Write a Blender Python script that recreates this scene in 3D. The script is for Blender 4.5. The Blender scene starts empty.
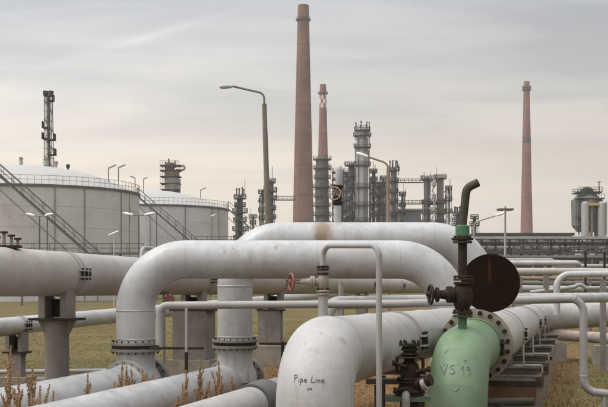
import bpy, bmesh, math, random
from mathutils import Vector, Matrix, noise
from mathutils.bvhtree import BVHTree
random.seed(7)
S = bpy.context.scene
COL = S.collection
PI = math.pi
R = math.radians

# ------------------------------------------------------------------ camera
F, CX, HY, H = 1100.0, 304.0, 282.0, 2.4      # focal length in photo pixels, centre, horizon row, eye height
cam_d = bpy.data.cameras.new("camera")
cam = bpy.data.objects.new("camera", cam_d)
COL.objects.link(cam)
cam.location = (0, 0, H)
cam.rotation_euler = (R(90), 0, 0)
cam_d.sensor_width = 36.0
cam_d.lens = F * 36.0 / 608.0
cam_d.shift_y = (HY - 203.5) / 608.0
cam_d.clip_start = 0.1
cam_d.clip_end = 6000
S.camera = cam

# ------------------------------------------------------------------ world: overcast sky
SUN_EL, SUN_AZ = 58.0, -104.0                  # azimuth from +Y towards +X
w = bpy.data.worlds.new("World")
S.world = w
w.use_nodes = True
nt = w.node_tree
nt.nodes.clear()
def wn(t, **k):
    n = nt.nodes.new(t)
    for a, b in k.items():
        setattr(n, a, b)
    return n
def wmath(op, a, b=None, c=None):
    n = wn('ShaderNodeMath', operation=op)
    for i, v in enumerate((a, b, c)):
        if v is None: continue
        if isinstance(v, (int, float)): n.inputs[i].default_value = v
        else: nt.links.new(v, n.inputs[i])
    return n.outputs[0]
out = wn('ShaderNodeOutputWorld'); bg = wn('ShaderNodeBackground')
sky = wn('ShaderNodeTexSky', sky_type='NISHITA', sun_disc=False)
sky.sun_elevation = R(SUN_EL); sky.sun_rotation = R(SUN_AZ)
sky.dust_density = 3.0; sky.air_density = 1.2
tc = wn('ShaderNodeTexCoord'); sep = wn('ShaderNodeSeparateXYZ')
nt.links.new(tc.outputs['Generated'], sep.inputs[0])
zc = wmath('MAXIMUM', sep.outputs[2], 0.0)
den = wmath('ADD', zc, 0.10)
u_ = wmath('DIVIDE', sep.outputs[0], den); v_ = wmath('DIVIDE', sep.outputs[1], den)
comb = wn('ShaderNodeCombineXYZ')
nt.links.new(u_, comb.inputs[0]); nt.links.new(v_, comb.inputs[1])
mp = wn('ShaderNodeMapping'); mp.inputs['Rotation'].default_value = (0, 0, R(10)); mp.inputs['Scale'].default_value = (0.6, 1.3, 1)
nt.links.new(comb.outputs[0], mp.inputs[0])
n1 = wn('ShaderNodeTexNoise'); n1.inputs['Scale'].default_value = 1.35; n1.inputs['Detail'].default_value = 9; n1.inputs['Roughness'].default_value = 0.53; n1.inputs['Distortion'].default_value = 0.35
nt.links.new(mp.outputs[0], n1.inputs['Vector'])
rp = wn('ShaderNodeValToRGB'); rp.color_ramp.elements[0].position = 0.40; rp.color_ramp.elements[1].position = 0.62
nt.links.new(n1.outputs['Fac'], rp.inputs[0])
# colour of the cloud deck by elevation: warm cream low down, cool grey higher
def elev_ramp(stops):
    n = wn('ShaderNodeValToRGB'); e = n.color_ramp.elements
    e[0].position, e[0].color = stops[0][0], (*stops[0][1], 1); e[1].position, e[1].color = stops[-1][0], (*stops[-1][1], 1)
    for p, c in stops[1:-1]:
        k = e.new(p); k.color = (*c, 1)
    nt.links.new(zc, n.inputs[0]); return n
er = elev_ramp(((0.0, (1.0, 0.845, 0.685)), (0.06, (0.99, 0.845, 0.695)), (0.11, (0.86, 0.76, 0.65)), (0.16, (0.605, 0.60, 0.585)), (0.25, (0.43, 0.45, 0.485)), (1.0, (1.02, 1.035, 1.06))))
er2 = elev_ramp(((0.0, (1.08, 0.905, 0.735)), (0.06, (1.09, 0.925, 0.755)), (0.11, (0.99, 0.865, 0.735)), (0.16, (0.79, 0.75, 0.70)), (0.25, (0.62, 0.63, 0.65)), (1.0, (1.12, 1.13, 1.15))))
mx = wn('ShaderNodeMix', data_type='RGBA')
nt.links.new(rp.outputs[0], mx.inputs[0]); nt.links.new(er.outputs[0], mx.inputs[6]); nt.links.new(er2.outputs[0], mx.inputs[7])
def pdir(px, py): return Vector(((px - CX) / F, 1, -(py - HY) / F)).normalized()
ca_, cb_ = pdir(96, 52), pdir(215, 17); cn_ = ca_.cross(cb_).normalized(); cm_ = (ca_ + cb_).normalized(); ct_ = (cb_ - ca_).normalized()
def wdot(v):
    n = wn('ShaderNodeVectorMath', operation='DOT_PRODUCT'); nt.links.new(tc.outputs['Generated'], n.inputs[0]); n.inputs[1].default_value = v; return n.outputs['Value']
across = wmath('POWER', 2.718, wmath('MULTIPLY', wmath('POWER', wmath('ABSOLUTE', wmath('DIVIDE', wdot(cn_), 0.0034)), 1.6), -1.0))
along = wmath('POWER', 2.718, wmath('MULTIPLY', wmath('POWER', wmath('ABSOLUTE', wmath('DIVIDE', wmath('SUBTRACT', wdot(ct_), cm_.dot(ct_)), 0.06)), 2.0), -1.0))
front = wmath('GREATER_THAN', wdot(cm_), 0.5)
streak = wmath('ADD', wmath('MULTIPLY', wmath('MULTIPLY', wmath('MULTIPLY', across, along), front), 1.8), 10.7)
# the cloud deck is brighter towards the hidden sun
sdir = (math.sin(R(SUN_AZ)) * math.cos(R(SUN_EL)), math.cos(R(SUN_AZ)) * math.cos(R(SUN_EL)), math.sin(R(SUN_EL)))
glow = wmath('POWER', 2.718, wmath('MULTIPLY', wmath('SUBTRACT', wdot(sdir), 0.16), 1.25))
sc = wn('ShaderNodeVectorMath', operation='SCALE'); nt.links.new(wmath('MULTIPLY', streak, glow), sc.inputs['Scale'])
nt.links.new(mx.outputs[2], sc.inputs[0])
fin = wn('ShaderNodeMix', data_type='RGBA'); fin.inputs[0].default_value = 0.94     # thin places let a little clear sky through
nt.links.new(sky.outputs[0], fin.inputs[6]); nt.links.new(sc.outputs[0], fin.inputs[7])
nt.links.new(fin.outputs[2], bg.inputs[0]); bg.inputs[1].default_value = 0.10
nt.links.new(bg.outputs[0], out.inputs[0])

sd = bpy.data.lights.new("sun", 'SUN'); sd.energy = 1.5; sd.angle = R(25); sd.color = (1.0, 0.95, 0.88)
sun = bpy.data.objects.new("sun", sd); COL.objects.link(sun)
dv = Vector((math.sin(R(SUN_AZ)) * math.cos(R(SUN_EL)), math.cos(R(SUN_AZ)) * math.cos(R(SUN_EL)), math.sin(R(SUN_EL))))
sun.rotation_euler = dv.to_track_quat('Z', 'Y').to_euler()
sun.location = (-30, 20, 60)
S.view_settings.view_transform = 'Standard'; S.view_settings.look = 'None'
S.view_settings.exposure = 0.16; S.view_settings.gamma = 1.0
S.view_settings.use_curve_mapping = False

# ------------------------------------------------------------------ helpers
def at(px, py, z):
    """point at depth z that the photograph shows at pixel px, py"""
    return Vector(((px - CX) / F * z, z, H - (py - HY) / F * z))
def gx(px, z): return (px - CX) / F * z
def hz(py, z): return H - (py - HY) / F * z
MATS = {}
def mat(name, col, rough=0.6, metal=0.0, var=0.25, dirt=None, dirt_amt=0.0, scale=1.6, streak=0.0, bump=0.0, bscale=40.0, speck=0.0, speck_col=(0.08, 0.06, 0.05), stains=(), spec=0.4, sscale=26.0, runs=0.0):
    if name in MATS: return MATS[name]
    m = bpy.data.materials.new(name); MATS[name] = m
    m.use_nodes = True
    t = m.node_tree; N = t.nodes; L = t.links
    b = N['Principled BSDF']
    b.inputs['Roughness'].default_value = rough; b.inputs['Metallic'].default_value = metal
    b.inputs['Specular IOR Level'].default_value = spec
    geo = N.new('ShaderNodeNewGeometry')
    pos = geo.outputs['Position']
    def mixc(fac, a, bb):
        n = N.new('ShaderNodeMix'); n.data_type = 'RGBA'
        if isinstance(fac, float): n.inputs[0].default_value = fac
        else: L.new(fac, n.inputs[0])
        for i, v in ((6, a), (7, bb)):
            if isinstance(v, tuple): n.inputs[i].default_value = (*v, 1)
            else: L.new(v, n.inputs[i])
        return n.outputs[2]
    def nz(scale, detail=4, rough=0.6, stretch=None, off=0.0):
        n = N.new('ShaderNodeTexNoise'); n.inputs['Scale'].default_value = scale; n.inputs['Detail'].default_value = detail; n.inputs['Roughness'].default_value = rough
        mpn = N.new('ShaderNodeMapping'); mpn.inputs['Location'].default_value = (off, off * 1.7, off * 0.6)
        if stretch: mpn.inputs['Scale'].default_value = stretch
        L.new(pos, mpn.inputs[0]); L.new(mpn.outputs[0], n.inputs['Vector'])
        return n.outputs['Fac']
    def ramp(x, lo, hi):
        n = N.new('ShaderNodeMapRange'); n.inputs[1].default_value = lo; n.inputs[2].default_value = hi
        n.inputs[3].default_value = 0; n.inputs[4].default_value = 1
        L.new(x, n.inputs[0]); return n.outputs[0]
    def mul(x, f):
        n = N.new('ShaderNodeMath'); n.operation = 'MULTIPLY'; L.new(x, n.inputs[0])
        if isinstance(f, (int, float)): n.inputs[1].default_value = f
        else: L.new(f, n.inputs[1])
        return n.outputs[0]
    dk = tuple(c * (1 - var) for c in col); lt = tuple(min(1, c * (1 + var * 0.45)) for c in col)
    c = mixc(ramp(nz(scale, 6, 0.62), 0.3, 0.7), dk, lt)
    if dirt:
        c = mixc(mul(ramp(nz(scale * 2.3, 8, 0.7, off=3.1), 0.46, 0.78), dirt_amt), c, dirt)
    if streak:
        c = mixc(mul(ramp(nz(6.0, 4, 0.6, (1, 1, 0.09), 9.0), 0.50, 0.80), streak), c, dirt or dk)
    if speck:
        c = mixc(mul(ramp(nz(sscale, 3, 0.7, off=5.0), 0.64, 0.72), speck), c, speck_col)
    if runs:       # thin rust runs and grime blotches of their own shape
        rf = mul(ramp(nz(11.0, 3, 0.5, (1, 1, 0.06), 13.0), 0.60, 0.70), ramp(nz(0.8, 3, 0.6, off=21.0), 0.50, 0.62))
        c = mixc(mul(rf, runs), c, (0.17, 0.115, 0.075))
        c = mixc(mul(ramp(nz(1.9, 9, 0.78, off=31.0), 0.57, 0.70), runs * 0.75), c, (0.16, 0.14, 0.12))
    for (p, s, sc_, amt) in stains:      # rust runs: an ellipsoid region broken up by noise
        mpn = N.new('ShaderNodeMapping'); mpn.vector_type = 'POINT'
        mpn.inputs['Scale'].default_value = (1 / s[0], 1 / s[1], 1 / s[2])
        mpn.inputs['Location'].default_value = (-p[0] / s[0], -p[1] / s[1], -p[2] / s[2])
        L.new(pos, mpn.inputs[0])
        ln = N.new('ShaderNodeVectorMath'); ln.operation = 'LENGTH'; L.new(mpn.outputs[0], ln.inputs[0])
        add = N.new('ShaderNodeMath'); add.operation = 'ADD'; L.new(ln.outputs['Value'], add.inputs[0]); L.new(mul(nz(9, 4, 0.6, (1, 1, 0.3)), 0.9), add.inputs[1])
        c = mixc(mul(ramp(add.outputs[0], 1.45, 0.85), amt), c, sc_)
    L.new(c, b.inputs['Base Color'])
    rr = N.new('ShaderNodeMapRange'); rr.inputs[3].default_value = rough - 0.12; rr.inputs[4].default_value = min(1, rough + 0.14)
    L.new(nz(scale * 3, 4, 0.6, off=1.0), rr.inputs[0]); L.new(rr.outputs[0], b.inputs['Roughness'])
    if bump:
        bp = N.new('ShaderNodeBump'); bp.inputs['Strength'].default_value = bump; bp.inputs['Distance'].default_value = 0.02
        L.new(nz(bscale, 5, 0.65), bp.inputs['Height']); L.new(bp.outputs[0], b.inputs['Normal'])
    return m

class MB:
    def __init__(s): s.v = []; s.f = []; s.mi = []
    def add(s, vs, fs, mi=0):
        o = len(s.v); s.v += [Vector(v) for v in vs]; s.f += [tuple(i + o for i in f) for f in fs]; s.mi += [mi] * len(fs); return s
    def box(s, c, sz, rz=0.0, mi=0, taper=1.0):
        c = Vector(c); x, y, z = sz[0] / 2, sz[1] / 2, sz[2] / 2
        cr, sr = math.cos(rz), math.sin(rz); vs = []
        for k in (-1, 1):
            tp = taper if k > 0 else 1.0
            for a, b in ((-1, -1), (1, -1), (1, 1), (-1, 1)):
                X, Y = a * x * tp, b * y * tp
                vs.append(c + Vector((X * cr - Y * sr, X * sr + Y * cr, k * z)))
        return s.add(vs, [(3, 2, 1, 0), (4, 5, 6, 7), (0, 1, 5, 4), (1, 2, 6, 5), (2, 3, 7, 6), (3, 0, 4, 7)], mi)
    def obox(s, c, ax, ay, az, sz):
        """box with its own axes"""
        c = Vector(c); vs = []
        for k in (-1, 1):
            for a, b in ((-1, -1), (1, -1), (1, 1), (-1, 1)):
                vs.append(c + ax * (a * sz[0] / 2) + ay * (b * sz[1] / 2) + az * (k * sz[2] / 2))
        return s.add(vs, [(3, 2, 1, 0), (4, 5, 6, 7), (0, 1, 5, 4), (1, 2, 6, 5), (2, 3, 7, 6), (3, 0, 4, 7)])
    def tube(s, pts, r, seg=12, cap=True, mi=0):
        pts = [Vector(p) for p in pts]; n = len(pts)
        rs = r if isinstance(r, (list, tuple)) else [r] * n
        d0 = (pts[1] - pts[0]).normalized()
        ref = Vector((0, 0, 1)) if abs(d0.z) < 0.9 else Vector((1, 0, 0))
        nn = d0.cross(ref).normalized(); vs = []; fs = []
        for i in range(n):
            if i == 0: d = d0
            elif i == n - 1: d = (pts[i] - pts[i - 1]).normalized()
            else:
                d = ((pts[i + 1] - pts[i]).normalized() + (pts[i] - pts[i - 1]).normalized())
                d = d.normalized() if d.length > 1e-6 else (pts[i + 1] - pts[i]).normalized()
            nn = (nn - d * nn.dot(d)).normalized(); bb = d.cross(nn)
            for k in range(seg):
                a = 2 * PI * k / seg
                vs.append(pts[i] + (nn * math.cos(a) + bb * math.sin(a)) * rs[i])
        for i in range(n - 1):
            for k in range(seg):
                k2 = (k + 1) % seg
                fs.append((i * seg + k, i * seg + k2, (i + 1) * seg + k2, (i + 1) * seg + k))
        if cap:
            fs.append(tuple(range(seg - 1, -1, -1))); fs.append(tuple((n - 1) * seg + k for k in range(seg)))
        return s.add(vs, fs, mi)
    def lathe(s, o, d, prof, seg=24, mi=0):
        """profile (distance along d, radius) turned about the axis o, d"""
        o = Vector(o); d = Vector(d).normalized()
        ref = Vector((0, 0, 1)) if abs(d.z) < 0.9 else Vector((1, 0, 0))
        a1 = d.cross(ref).normalized(); a2 = d.cross(a1); vs = []; fs = []
        for (t, r) in prof:
            for k in range(seg):
                a = 2 * PI * k / seg
                vs.append(o + d * t + (a1 * math.cos(a) + a2 * math.sin(a)) * max(r, 1e-4))
        for i in range(len(prof) - 1):
            for k in range(seg):
                k2 = (k + 1) % seg
                fs.append((i * seg + k2, i * seg + k, (i + 1) * seg + k, (i + 1) * seg + k2))
        return s.add(vs, fs, mi)
    def disc(s, o, d, r0, r1, t, seg=24):
        """flat ring plate of thickness t centred on o"""
        return s.lathe(o, d, [(-t / 2, r0), (-t / 2, r1 - 0.004), (-t / 2 + 0.004, r1), (t / 2 - 0.004, r1), (t / 2, r1 - 0.004), (t / 2, r0), (-t / 2, r0)], seg)
    def bar(s, a, b, t=0.05, t2=None):
        a, b = Vector(a), Vector(b); d = (b - a); l = d.length; d.normalize()
        ref = Vector((0, 0, 1)) if abs(d.z) < 0.9 else Vector((0, 1, 0))
        x = d.cross(ref).normalized(); y = d.cross(x)
        return s.obox((a + b) / 2, x, y, d, (t, t2 or t, l))
    def mesh(s, name, mats, off=Vector((0, 0, 0)), smooth=True, ang=38):
        me = bpy.data.meshes.new(name)
        me.from_pydata([tuple(v - off) for v in s.v], [], s.f)
        for m in (mats if isinstance(mats, (list, tuple)) else [mats]): me.materials.append(m)
        if len(set(s.mi)) > 1: me.polygons.foreach_set('material_index', s.mi)
        bm = bmesh.new(); bm.from_mesh(me); bmesh.ops.recalc_face_normals(bm, faces=bm.faces); bm.to_mesh(me); bm.free()
        if smooth:
            me.shade_smooth(); me.set_sharp_from_angle(angle=R(ang))
        return me
    def build(s, name, m, parent=None, smooth=True, ang=38, loc=None):
        off = Vector(loc) if loc is not None else (world_loc(parent) if parent else Vector((0, 0, 0)))
        o = bpy.data.objects.new(name, s.mesh(name, m, off, smooth, ang)); COL.objects.link(o)
        if parent: o.parent = parent
        elif loc is not None: o.location = loc
        return o
def world_loc(o):
    p = Vector((0, 0, 0))
    while o: p = p + o.location; o = o.parent
    return p
def tag(o, label, cat, group=None, kind=None):
    o['label'] = label; o['category'] = cat
    if group: o['group'] = group
    if kind: o['kind'] = kind
    return o
def thing(name, label, cat, loc, group=None):
    o = bpy.data.objects.new(name, None); COL.objects.link(o); o.location = loc; o.empty_display_size = 0.2
    return tag(o, label, cat, group)
def struct(o): o['kind'] = 'structure'; return o
def share(name, me, loc, parent, rot=None):
    """another object on shared mesh data, placed at a world position"""
    o = bpy.data.objects.new(name, me); COL.objects.link(o); o.parent = parent
    o.location = Vector(loc) - world_loc(parent)
    if rot is not None: o.rotation_euler = rot.to_euler()
    return o
def fillet(pts, rad, n=14):
    pts = [Vector(p) for p in pts]; outp = [pts[0]]
    for i in range(1, len(pts) - 1):
        a, b, c = pts[i - 1], pts[i], pts[i + 1]
        r_ = rad[i - 1] if isinstance(rad, (list, tuple)) else rad
        d1 = (a - b).normalized(); d2 = (c - b).normalized(); an = d1.angle(d2)
        tl = r_ / math.tan(an / 2); p1 = b + d1 * tl
        cen = b + (d1 + d2).normalized() * (r_ / math.sin(an / 2))
        v1 = p1 - cen; ax = v1.cross((b + d2 * tl) - cen).normalized(); tot = PI - an
        for k in range(n + 1):
            outp.append(cen + Matrix.Rotation(tot * k / n, 3, ax) @ v1)
    outp.append(pts[-1]); return outp
def resample(pts, step=1.5):
    o = [Vector(pts[0])]
    for a, b in zip(pts, pts[1:]):
        a, b = Vector(a), Vector(b); n = max(1, int((b - a).length / step))
        for k in range(1, n + 1): o.append(a.lerp(b, k / n))
    return o
BOLT = {}
def bolt_mesh(m, r):
    k = (m.name, round(r, 4))
    if k not in BOLT:
        b = MB(); b.lathe((0, 0, 0), (0, 0, 1), [(-0.2 * r, 0), (-0.2 * r, r), (1.1 * r, r), (1.1 * r, 0.6 * r), (1.9 * r, 0.55 * r), (1.9 * r, 0)], 6)
        BOLT[k] = b.mesh('bolt', m, smooth=False)
    return BOLT[k]
def bolts(parent, c, d, rad, n, m, r, off, both=True):
    c = Vector(c); d = Vector(d).normalized()
    ref = Vector((0, 0, 1)) if abs(d.z) < 0.9 else Vector((1, 0, 0))
    a1 = d.cross(ref).normalized(); a2 = d.cross(a1); me = bolt_mesh(m, r)
    for k in range(n):
        a = 2 * PI * (k + 0.5) / n; p = c + (a1 * math.cos(a) + a2 * math.sin(a)) * rad
        for sgn in ((1, -1) if both else (1,)):
            share('bolt', me, p + d * off * sgn, parent, (d * sgn).to_track_quat('Z', 'Y'))
def flange_pair(parent, c, d, r, rf, t=0.055, gap=0.03, n=16, m=None, mb=None, mg=None):
    c = Vector(c); d = Vector(d).normalized()
    for s_ in (-1, 1):
        q = MB(); q.disc(c + d * s_ * (gap / 2 + t / 2), d, r * 0.98, rf, t, 48); q.build('flange', m, parent)
    q = MB(); q.disc(c, d, r * 0.9, rf * 0.93, gap * 0.98, 40); q.build('gasket', mg, parent)
    bolts(parent, c, d, (r + rf) / 2 + 0.008, n, mb, (rf - r) * 0.17, gap / 2 + t)
def weld(parent, c, d, r, m, wdt=0.02, h_=0.006):
    q = MB(); q.lathe(c, d, [(-wdt, r - 0.002), (-wdt * 0.5, r + h_ * 0.8), (0, r + h_), (wdt * 0.5, r + h_ * 0.8), (wdt, r - 0.002)], 48); return q.build('weld_seam', m, parent)
def strap(parent, c, d, r, m, m2, side=1, lug=True, gap=0.16):
    """double band round a pipe with its clamp lug on the right hand side"""
    c = Vector(c); d = Vector(d).normalized(); n = d.cross(Vector((0, 0, 1))).normalized() * side; up = n.cross(d) * side
    q = MB()
    for s_ in (-1, 1):
        q.lathe(c + d * s_ * gap / 2, d, [(-0.022, r - 0.002), (-0.022, r + 0.012), (0.022, r + 0.012), (0.022, r - 0.002)], 48)
    st = q.build('strap', m, parent)
    if lug:
        q = MB(); o = c + n * (r + 0.03)
        for s_ in (-1, 1): q.obox(o + up * s_ * 0.055, n, up, d, (0.08, 0.02, gap + 0.16))
        q.build('clamp_lug', m, st)
        q = MB()
        for s_ in (-0.4, 0.4, 1.0):
            q = MB(); q.tube([o + d * s_ * (gap + 0.05) - up * 0.10, o + d * s_ * (gap + 0.05) + up * 0.10], 0.018, 8); q.build('clamp_bolt', m2, st)
    return st
def pipe(name, pts, r, m, parent=None, seg=48, step=2.0, cap=True):
    q = MB(); q.tube(resample(pts, step), r, seg, cap); return q.build(name, m, parent)

# ------------------------------------------------------------------ materials
stain_p = at(322, 232, 20.2)
M_white = mat('pipe_white', (0.39, 0.39, 0.39), 0.34, var=0.15, dirt=(0.20, 0.18, 0.155), dirt_amt=0.55, scale=1.2, streak=0.42, speck=0.45, speck_col=(0.20, 0.17, 0.14), bump=0.22, bscale=14, runs=0.6,
              stains=((tuple(stain_p), (0.22, 0.5, 0.55), (0.17, 0.11, 0.045), 0.85),))
M_pline = mat('pipe_offwhite', (0.345, 0.333, 0.32), 0.38, var=0.15, runs=0.6, dirt=(0.20, 0.175, 0.155), dirt_amt=0.6, scale=1.7, streak=0.25, speck=0.4, speck_col=(0.30, 0.26, 0.22), bump=0.15, bscale=25)
M_elbow = mat('elbow_offwhite', (0.375, 0.366, 0.355), 0.48, var=0.12, dirt=(0.25, 0.245, 0.25), dirt_amt=0.6, scale=2.2, streak=0.3, speck=0.5, speck_col=(0.24, 0.21, 0.18), bump=0.2, bscale=20, runs=0.35)
M_grey = mat('pipe_grey', (0.34, 0.315, 0.29), 0.5, runs=0.6, var=0.14, dirt=(0.22, 0.17, 0.12), dirt_amt=0.5, scale=0.8, streak=0.3, speck=0.3, bump=0.12, bscale=20)
M_thin = mat('thin_pipe_grey', (0.285, 0.272, 0.26), 0.5, runs=0.4, var=0.12, dirt=(0.25, 0.2, 0.16), dirt_amt=0.4, scale=2.0, speck=0.3)
M_seam = mat('seam_grey', (0.30, 0.28, 0.265), 0.6)
M_pier = mat('shaded_pier_paint', (0.165, 0.145, 0.125), 0.75, var=0.3, runs=0.5, dirt=(0.10, 0.075, 0.052), dirt_amt=0.7, scale=2.5, streak=0.35, bump=0.2)  # base colour darkened to carry the shade under the pipe
M_steel = mat('painted_steel', (0.19, 0.175, 0.158), 0.65, var=0.28, dirt=(0.14, 0.08, 0.045), dirt_amt=0.6, scale=3, streak=0.5)
M_dark = mat('dark_steel', (0.030, 0.025, 0.021), 0.75, spec=0.12, var=0.3, dirt=(0.10, 0.05, 0.025), dirt_amt=0.6, scale=5, bump=0.3)
M_flange = mat('flange_grey', (0.20, 0.185, 0.17), 0.6, var=0.25, dirt=(0.10, 0.055, 0.03), dirt_amt=0.6, scale=6, bump=0.2)
M_rust = mat('rusty_plate', (0.013, 0.007, 0.0045), 0.9, spec=0.05, var=0.35, dirt=(0.03, 0.012, 0.007), dirt_amt=0.5, scale=4, bump=0.35, bscale=60, stains=((tuple(at(490, 270, 14)), (0.022, 0.4, 0.20), (0.10, 0.032, 0.014), 0.4),))
M_vrust = mat('rusty_valve', (0.024, 0.018, 0.013), 0.75, spec=0.15, var=0.4, dirt=(0.085, 0.042, 0.02), dirt_amt=0.6, scale=9, bump=0.4, bscale=80)
M_vgrn = mat('green_brown_paint', (0.042, 0.042, 0.027), 0.65, spec=0.25, var=0.35, dirt=(0.075, 0.05, 0.03), dirt_amt=0.9, scale=7, bump=0.2)
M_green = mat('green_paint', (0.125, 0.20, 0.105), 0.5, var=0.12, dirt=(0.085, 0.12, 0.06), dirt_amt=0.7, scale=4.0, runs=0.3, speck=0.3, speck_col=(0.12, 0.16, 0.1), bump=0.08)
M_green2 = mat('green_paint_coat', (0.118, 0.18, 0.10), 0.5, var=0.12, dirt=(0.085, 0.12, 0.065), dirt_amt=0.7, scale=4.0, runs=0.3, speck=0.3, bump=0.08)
M_green3 = mat('bright_green_paint', (0.05, 0.14, 0.065), 0.5, var=0.3, dirt=(0.06, 0.09, 0.04), dirt_amt=0.8, scale=9)
M_red = mat('red_paint', (0.17, 0.06, 0.038), 0.55, var=0.3, dirt=(0.2, 0.08, 0.04), dirt_amt=0.6, scale=12)
M_tan = mat('valve_tan', (0.24, 0.21, 0.18), 0.6, var=0.2, dirt=(0.22, 0.12, 0.06), dirt_amt=0.8, scale=10, bump=0.2)
M_conc = mat('concrete', (0.24, 0.215, 0.185), 0.85, var=0.22, dirt=(0.15, 0.12, 0.09), dirt_amt=0.6, scale=2.2, streak=0.4, bump=0.4, bscale=30, speck=0.3)
M_oconc = mat('old_concrete', (0.235, 0.20, 0.165), 0.9, var=0.3, dirt=(0.13, 0.085, 0.05), dirt_amt=0.7, scale=2.6, streak=0.4, bump=0.5, bscale=25)
M_tank = mat('tank_paint', (0.50, 0.475, 0.465), 0.6, var=0.10, dirt=(0.32, 0.295, 0.28), dirt_amt=0.5, scale=0.3, streak=0.4, speck=0.5, speck_col=(0.22, 0.20, 0.18), sscale=1.3)
M_roof = mat('tank_roof', (0.33, 0.322, 0.31), 0.6, var=0.07, dirt=(0.25, 0.235, 0.215), dirt_amt=0.4, scale=0.25)
M_far = mat('far_steel', (0.115, 0.111, 0.104), 0.7, spec=0.2, var=0.3, scale=0.5, dirt=(0.12, 0.09, 0.07), dirt_amt=0.5)
M_fard = mat('far_dark_steel', (0.05, 0.05, 0.047), 0.8, spec=0.15, var=0.3, scale=0.7, dirt=(0.09, 0.06, 0.04), dirt_amt=0.4)
M_farl = mat('far_light_steel', (0.30, 0.29, 0.275), 0.6, var=0.2, scale=0.5)
M_fblue = mat('far_blue_steel', (0.16, 0.175, 0.185), 0.6, var=0.2, scale=0.5)
M_fbrown = mat('far_brown_steel', (0.24, 0.17, 0.12), 0.7, var=0.35, scale=0.6)
M_lampw = mat('lamp_white', (0.74, 0.72, 0.68), 0.4, var=0.06)
M_pole = mat('lamp_pole_concrete', (0.18, 0.155, 0.125), 0.85, var=0.2, scale=1.5, streak=0.3, dirt=(0.1, 0.08, 0.06), dirt_amt=0.4, bump=0.2)
M_ink = mat('marker_ink', (0.035, 0.035, 0.04), 0.6, var=0.3, scale=30)
M_ink2 = mat('faint_ink', (0.065, 0.10, 0.07), 0.6, var=0.3, scale=30)
M_ochre = mat('ochre_paint', (0.42, 0.28, 0.07), 0.6, var=0.2, scale=0.5)
M_wall = mat('far_wall', (0.19, 0.195, 0.18), 0.8, var=0.2, scale=0.15)
M_brickw = mat('chimney_red_paint', (0.32, 0.085, 0.06), 0.8, var=0.15, scale=0.3)
M_wpaint = mat('chimney_white_paint', (0.62, 0.58, 0.53), 0.8, var=0.1, scale=0.3)
M_seed = mat('dock_seed', (0.32, 0.205, 0.108), 0.9, var=0.4, scale=14, spec=0.1)
M_stem = mat('dock_stem', (0.24, 0.13, 0.06), 0.9, var=0.3, scale=10, spec=0.1)
def brick_mat(name, c1, c2, mort, course):
    m = bpy.data.materials.new(name); m.use_nodes = True; t = m.node_tree; N = t.nodes; L = t.links; b = N['Principled BSDF']
    b.inputs['Roughness'].default_value = 0.9; b.inputs['Specular IOR Level'].default_value = 0.2
    tcn = N.new('ShaderNodeTexCoord'); sp = N.new('ShaderNodeSeparateXYZ'); L.new(tcn.outputs['Object'], sp.inputs[0])
    an = N.new('ShaderNodeMath'); an.operation = 'ARCTAN2'; L.new(sp.outputs[0], an.inputs[0]); L.new(sp.outputs[1], an.inputs[1])
    mu = N.new('ShaderNodeMath'); mu.operation = 'MULTIPLY'; mu.inputs[1].default_value = 5.0; L.new(an.outputs[0], mu.inputs[0])
    cb = N.new('ShaderNodeCombineXYZ'); L.new(mu.outputs[0], cb.inputs[0]); L.new(sp.outputs[2], cb.inputs[1])
    br = N.new('ShaderNodeTexBrick'); br.inputs['Scale'].default_value = 1.0; br.inputs['Brick Width'].default_value = course * 2.6; br.inputs['Row Height'].default_value = course
    br.inputs['Mortar Size'].default_value = course * 0.08; br.inputs['Color1'].default_value = (*c1, 1); br.inputs['Color2'].default_value = (*c2, 1); br.inputs['Mortar'].default_value = (*mort, 1)
    L.new(cb.outputs[0], br.inputs['Vector'])
    n = N.new('ShaderNodeTexNoise'); n.inputs['Scale'].default_value = 0.12; n.inputs['Detail'].default_value = 7; L.new(tcn.outputs['Object'], n.inputs['Vector'])
    mr = N.new('ShaderNodeMapRange'); mr.inputs[1].default_value = 0.3; mr.inputs[2].default_value = 0.7; mr.inputs[3].default_value = 0.6; mr.inputs[4].default_value = 1.2; L.new(n.outputs['Fac'], mr.inputs[0])
    vm = N.new('ShaderNodeVectorMath'); vm.operation = 'SCALE'; L.new(br.outputs['Color'], vm.inputs[0]); L.new(mr.outputs[0], vm.inputs['Scale'])
    L.new(vm.outputs[0], b.inputs['Base Color']); MATS[name] = m; return m
M_brick = brick_mat('brown_brick', (0.175, 0.088, 0.053), (0.145, 0.075, 0.048), (0.165, 0.09, 0.06), 1.2)
M_brick2 = brick_mat('red_brick', (0.215, 0.09, 0.06), (0.175, 0.078, 0.055), (0.215, 0.108, 0.08), 2.2)

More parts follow.
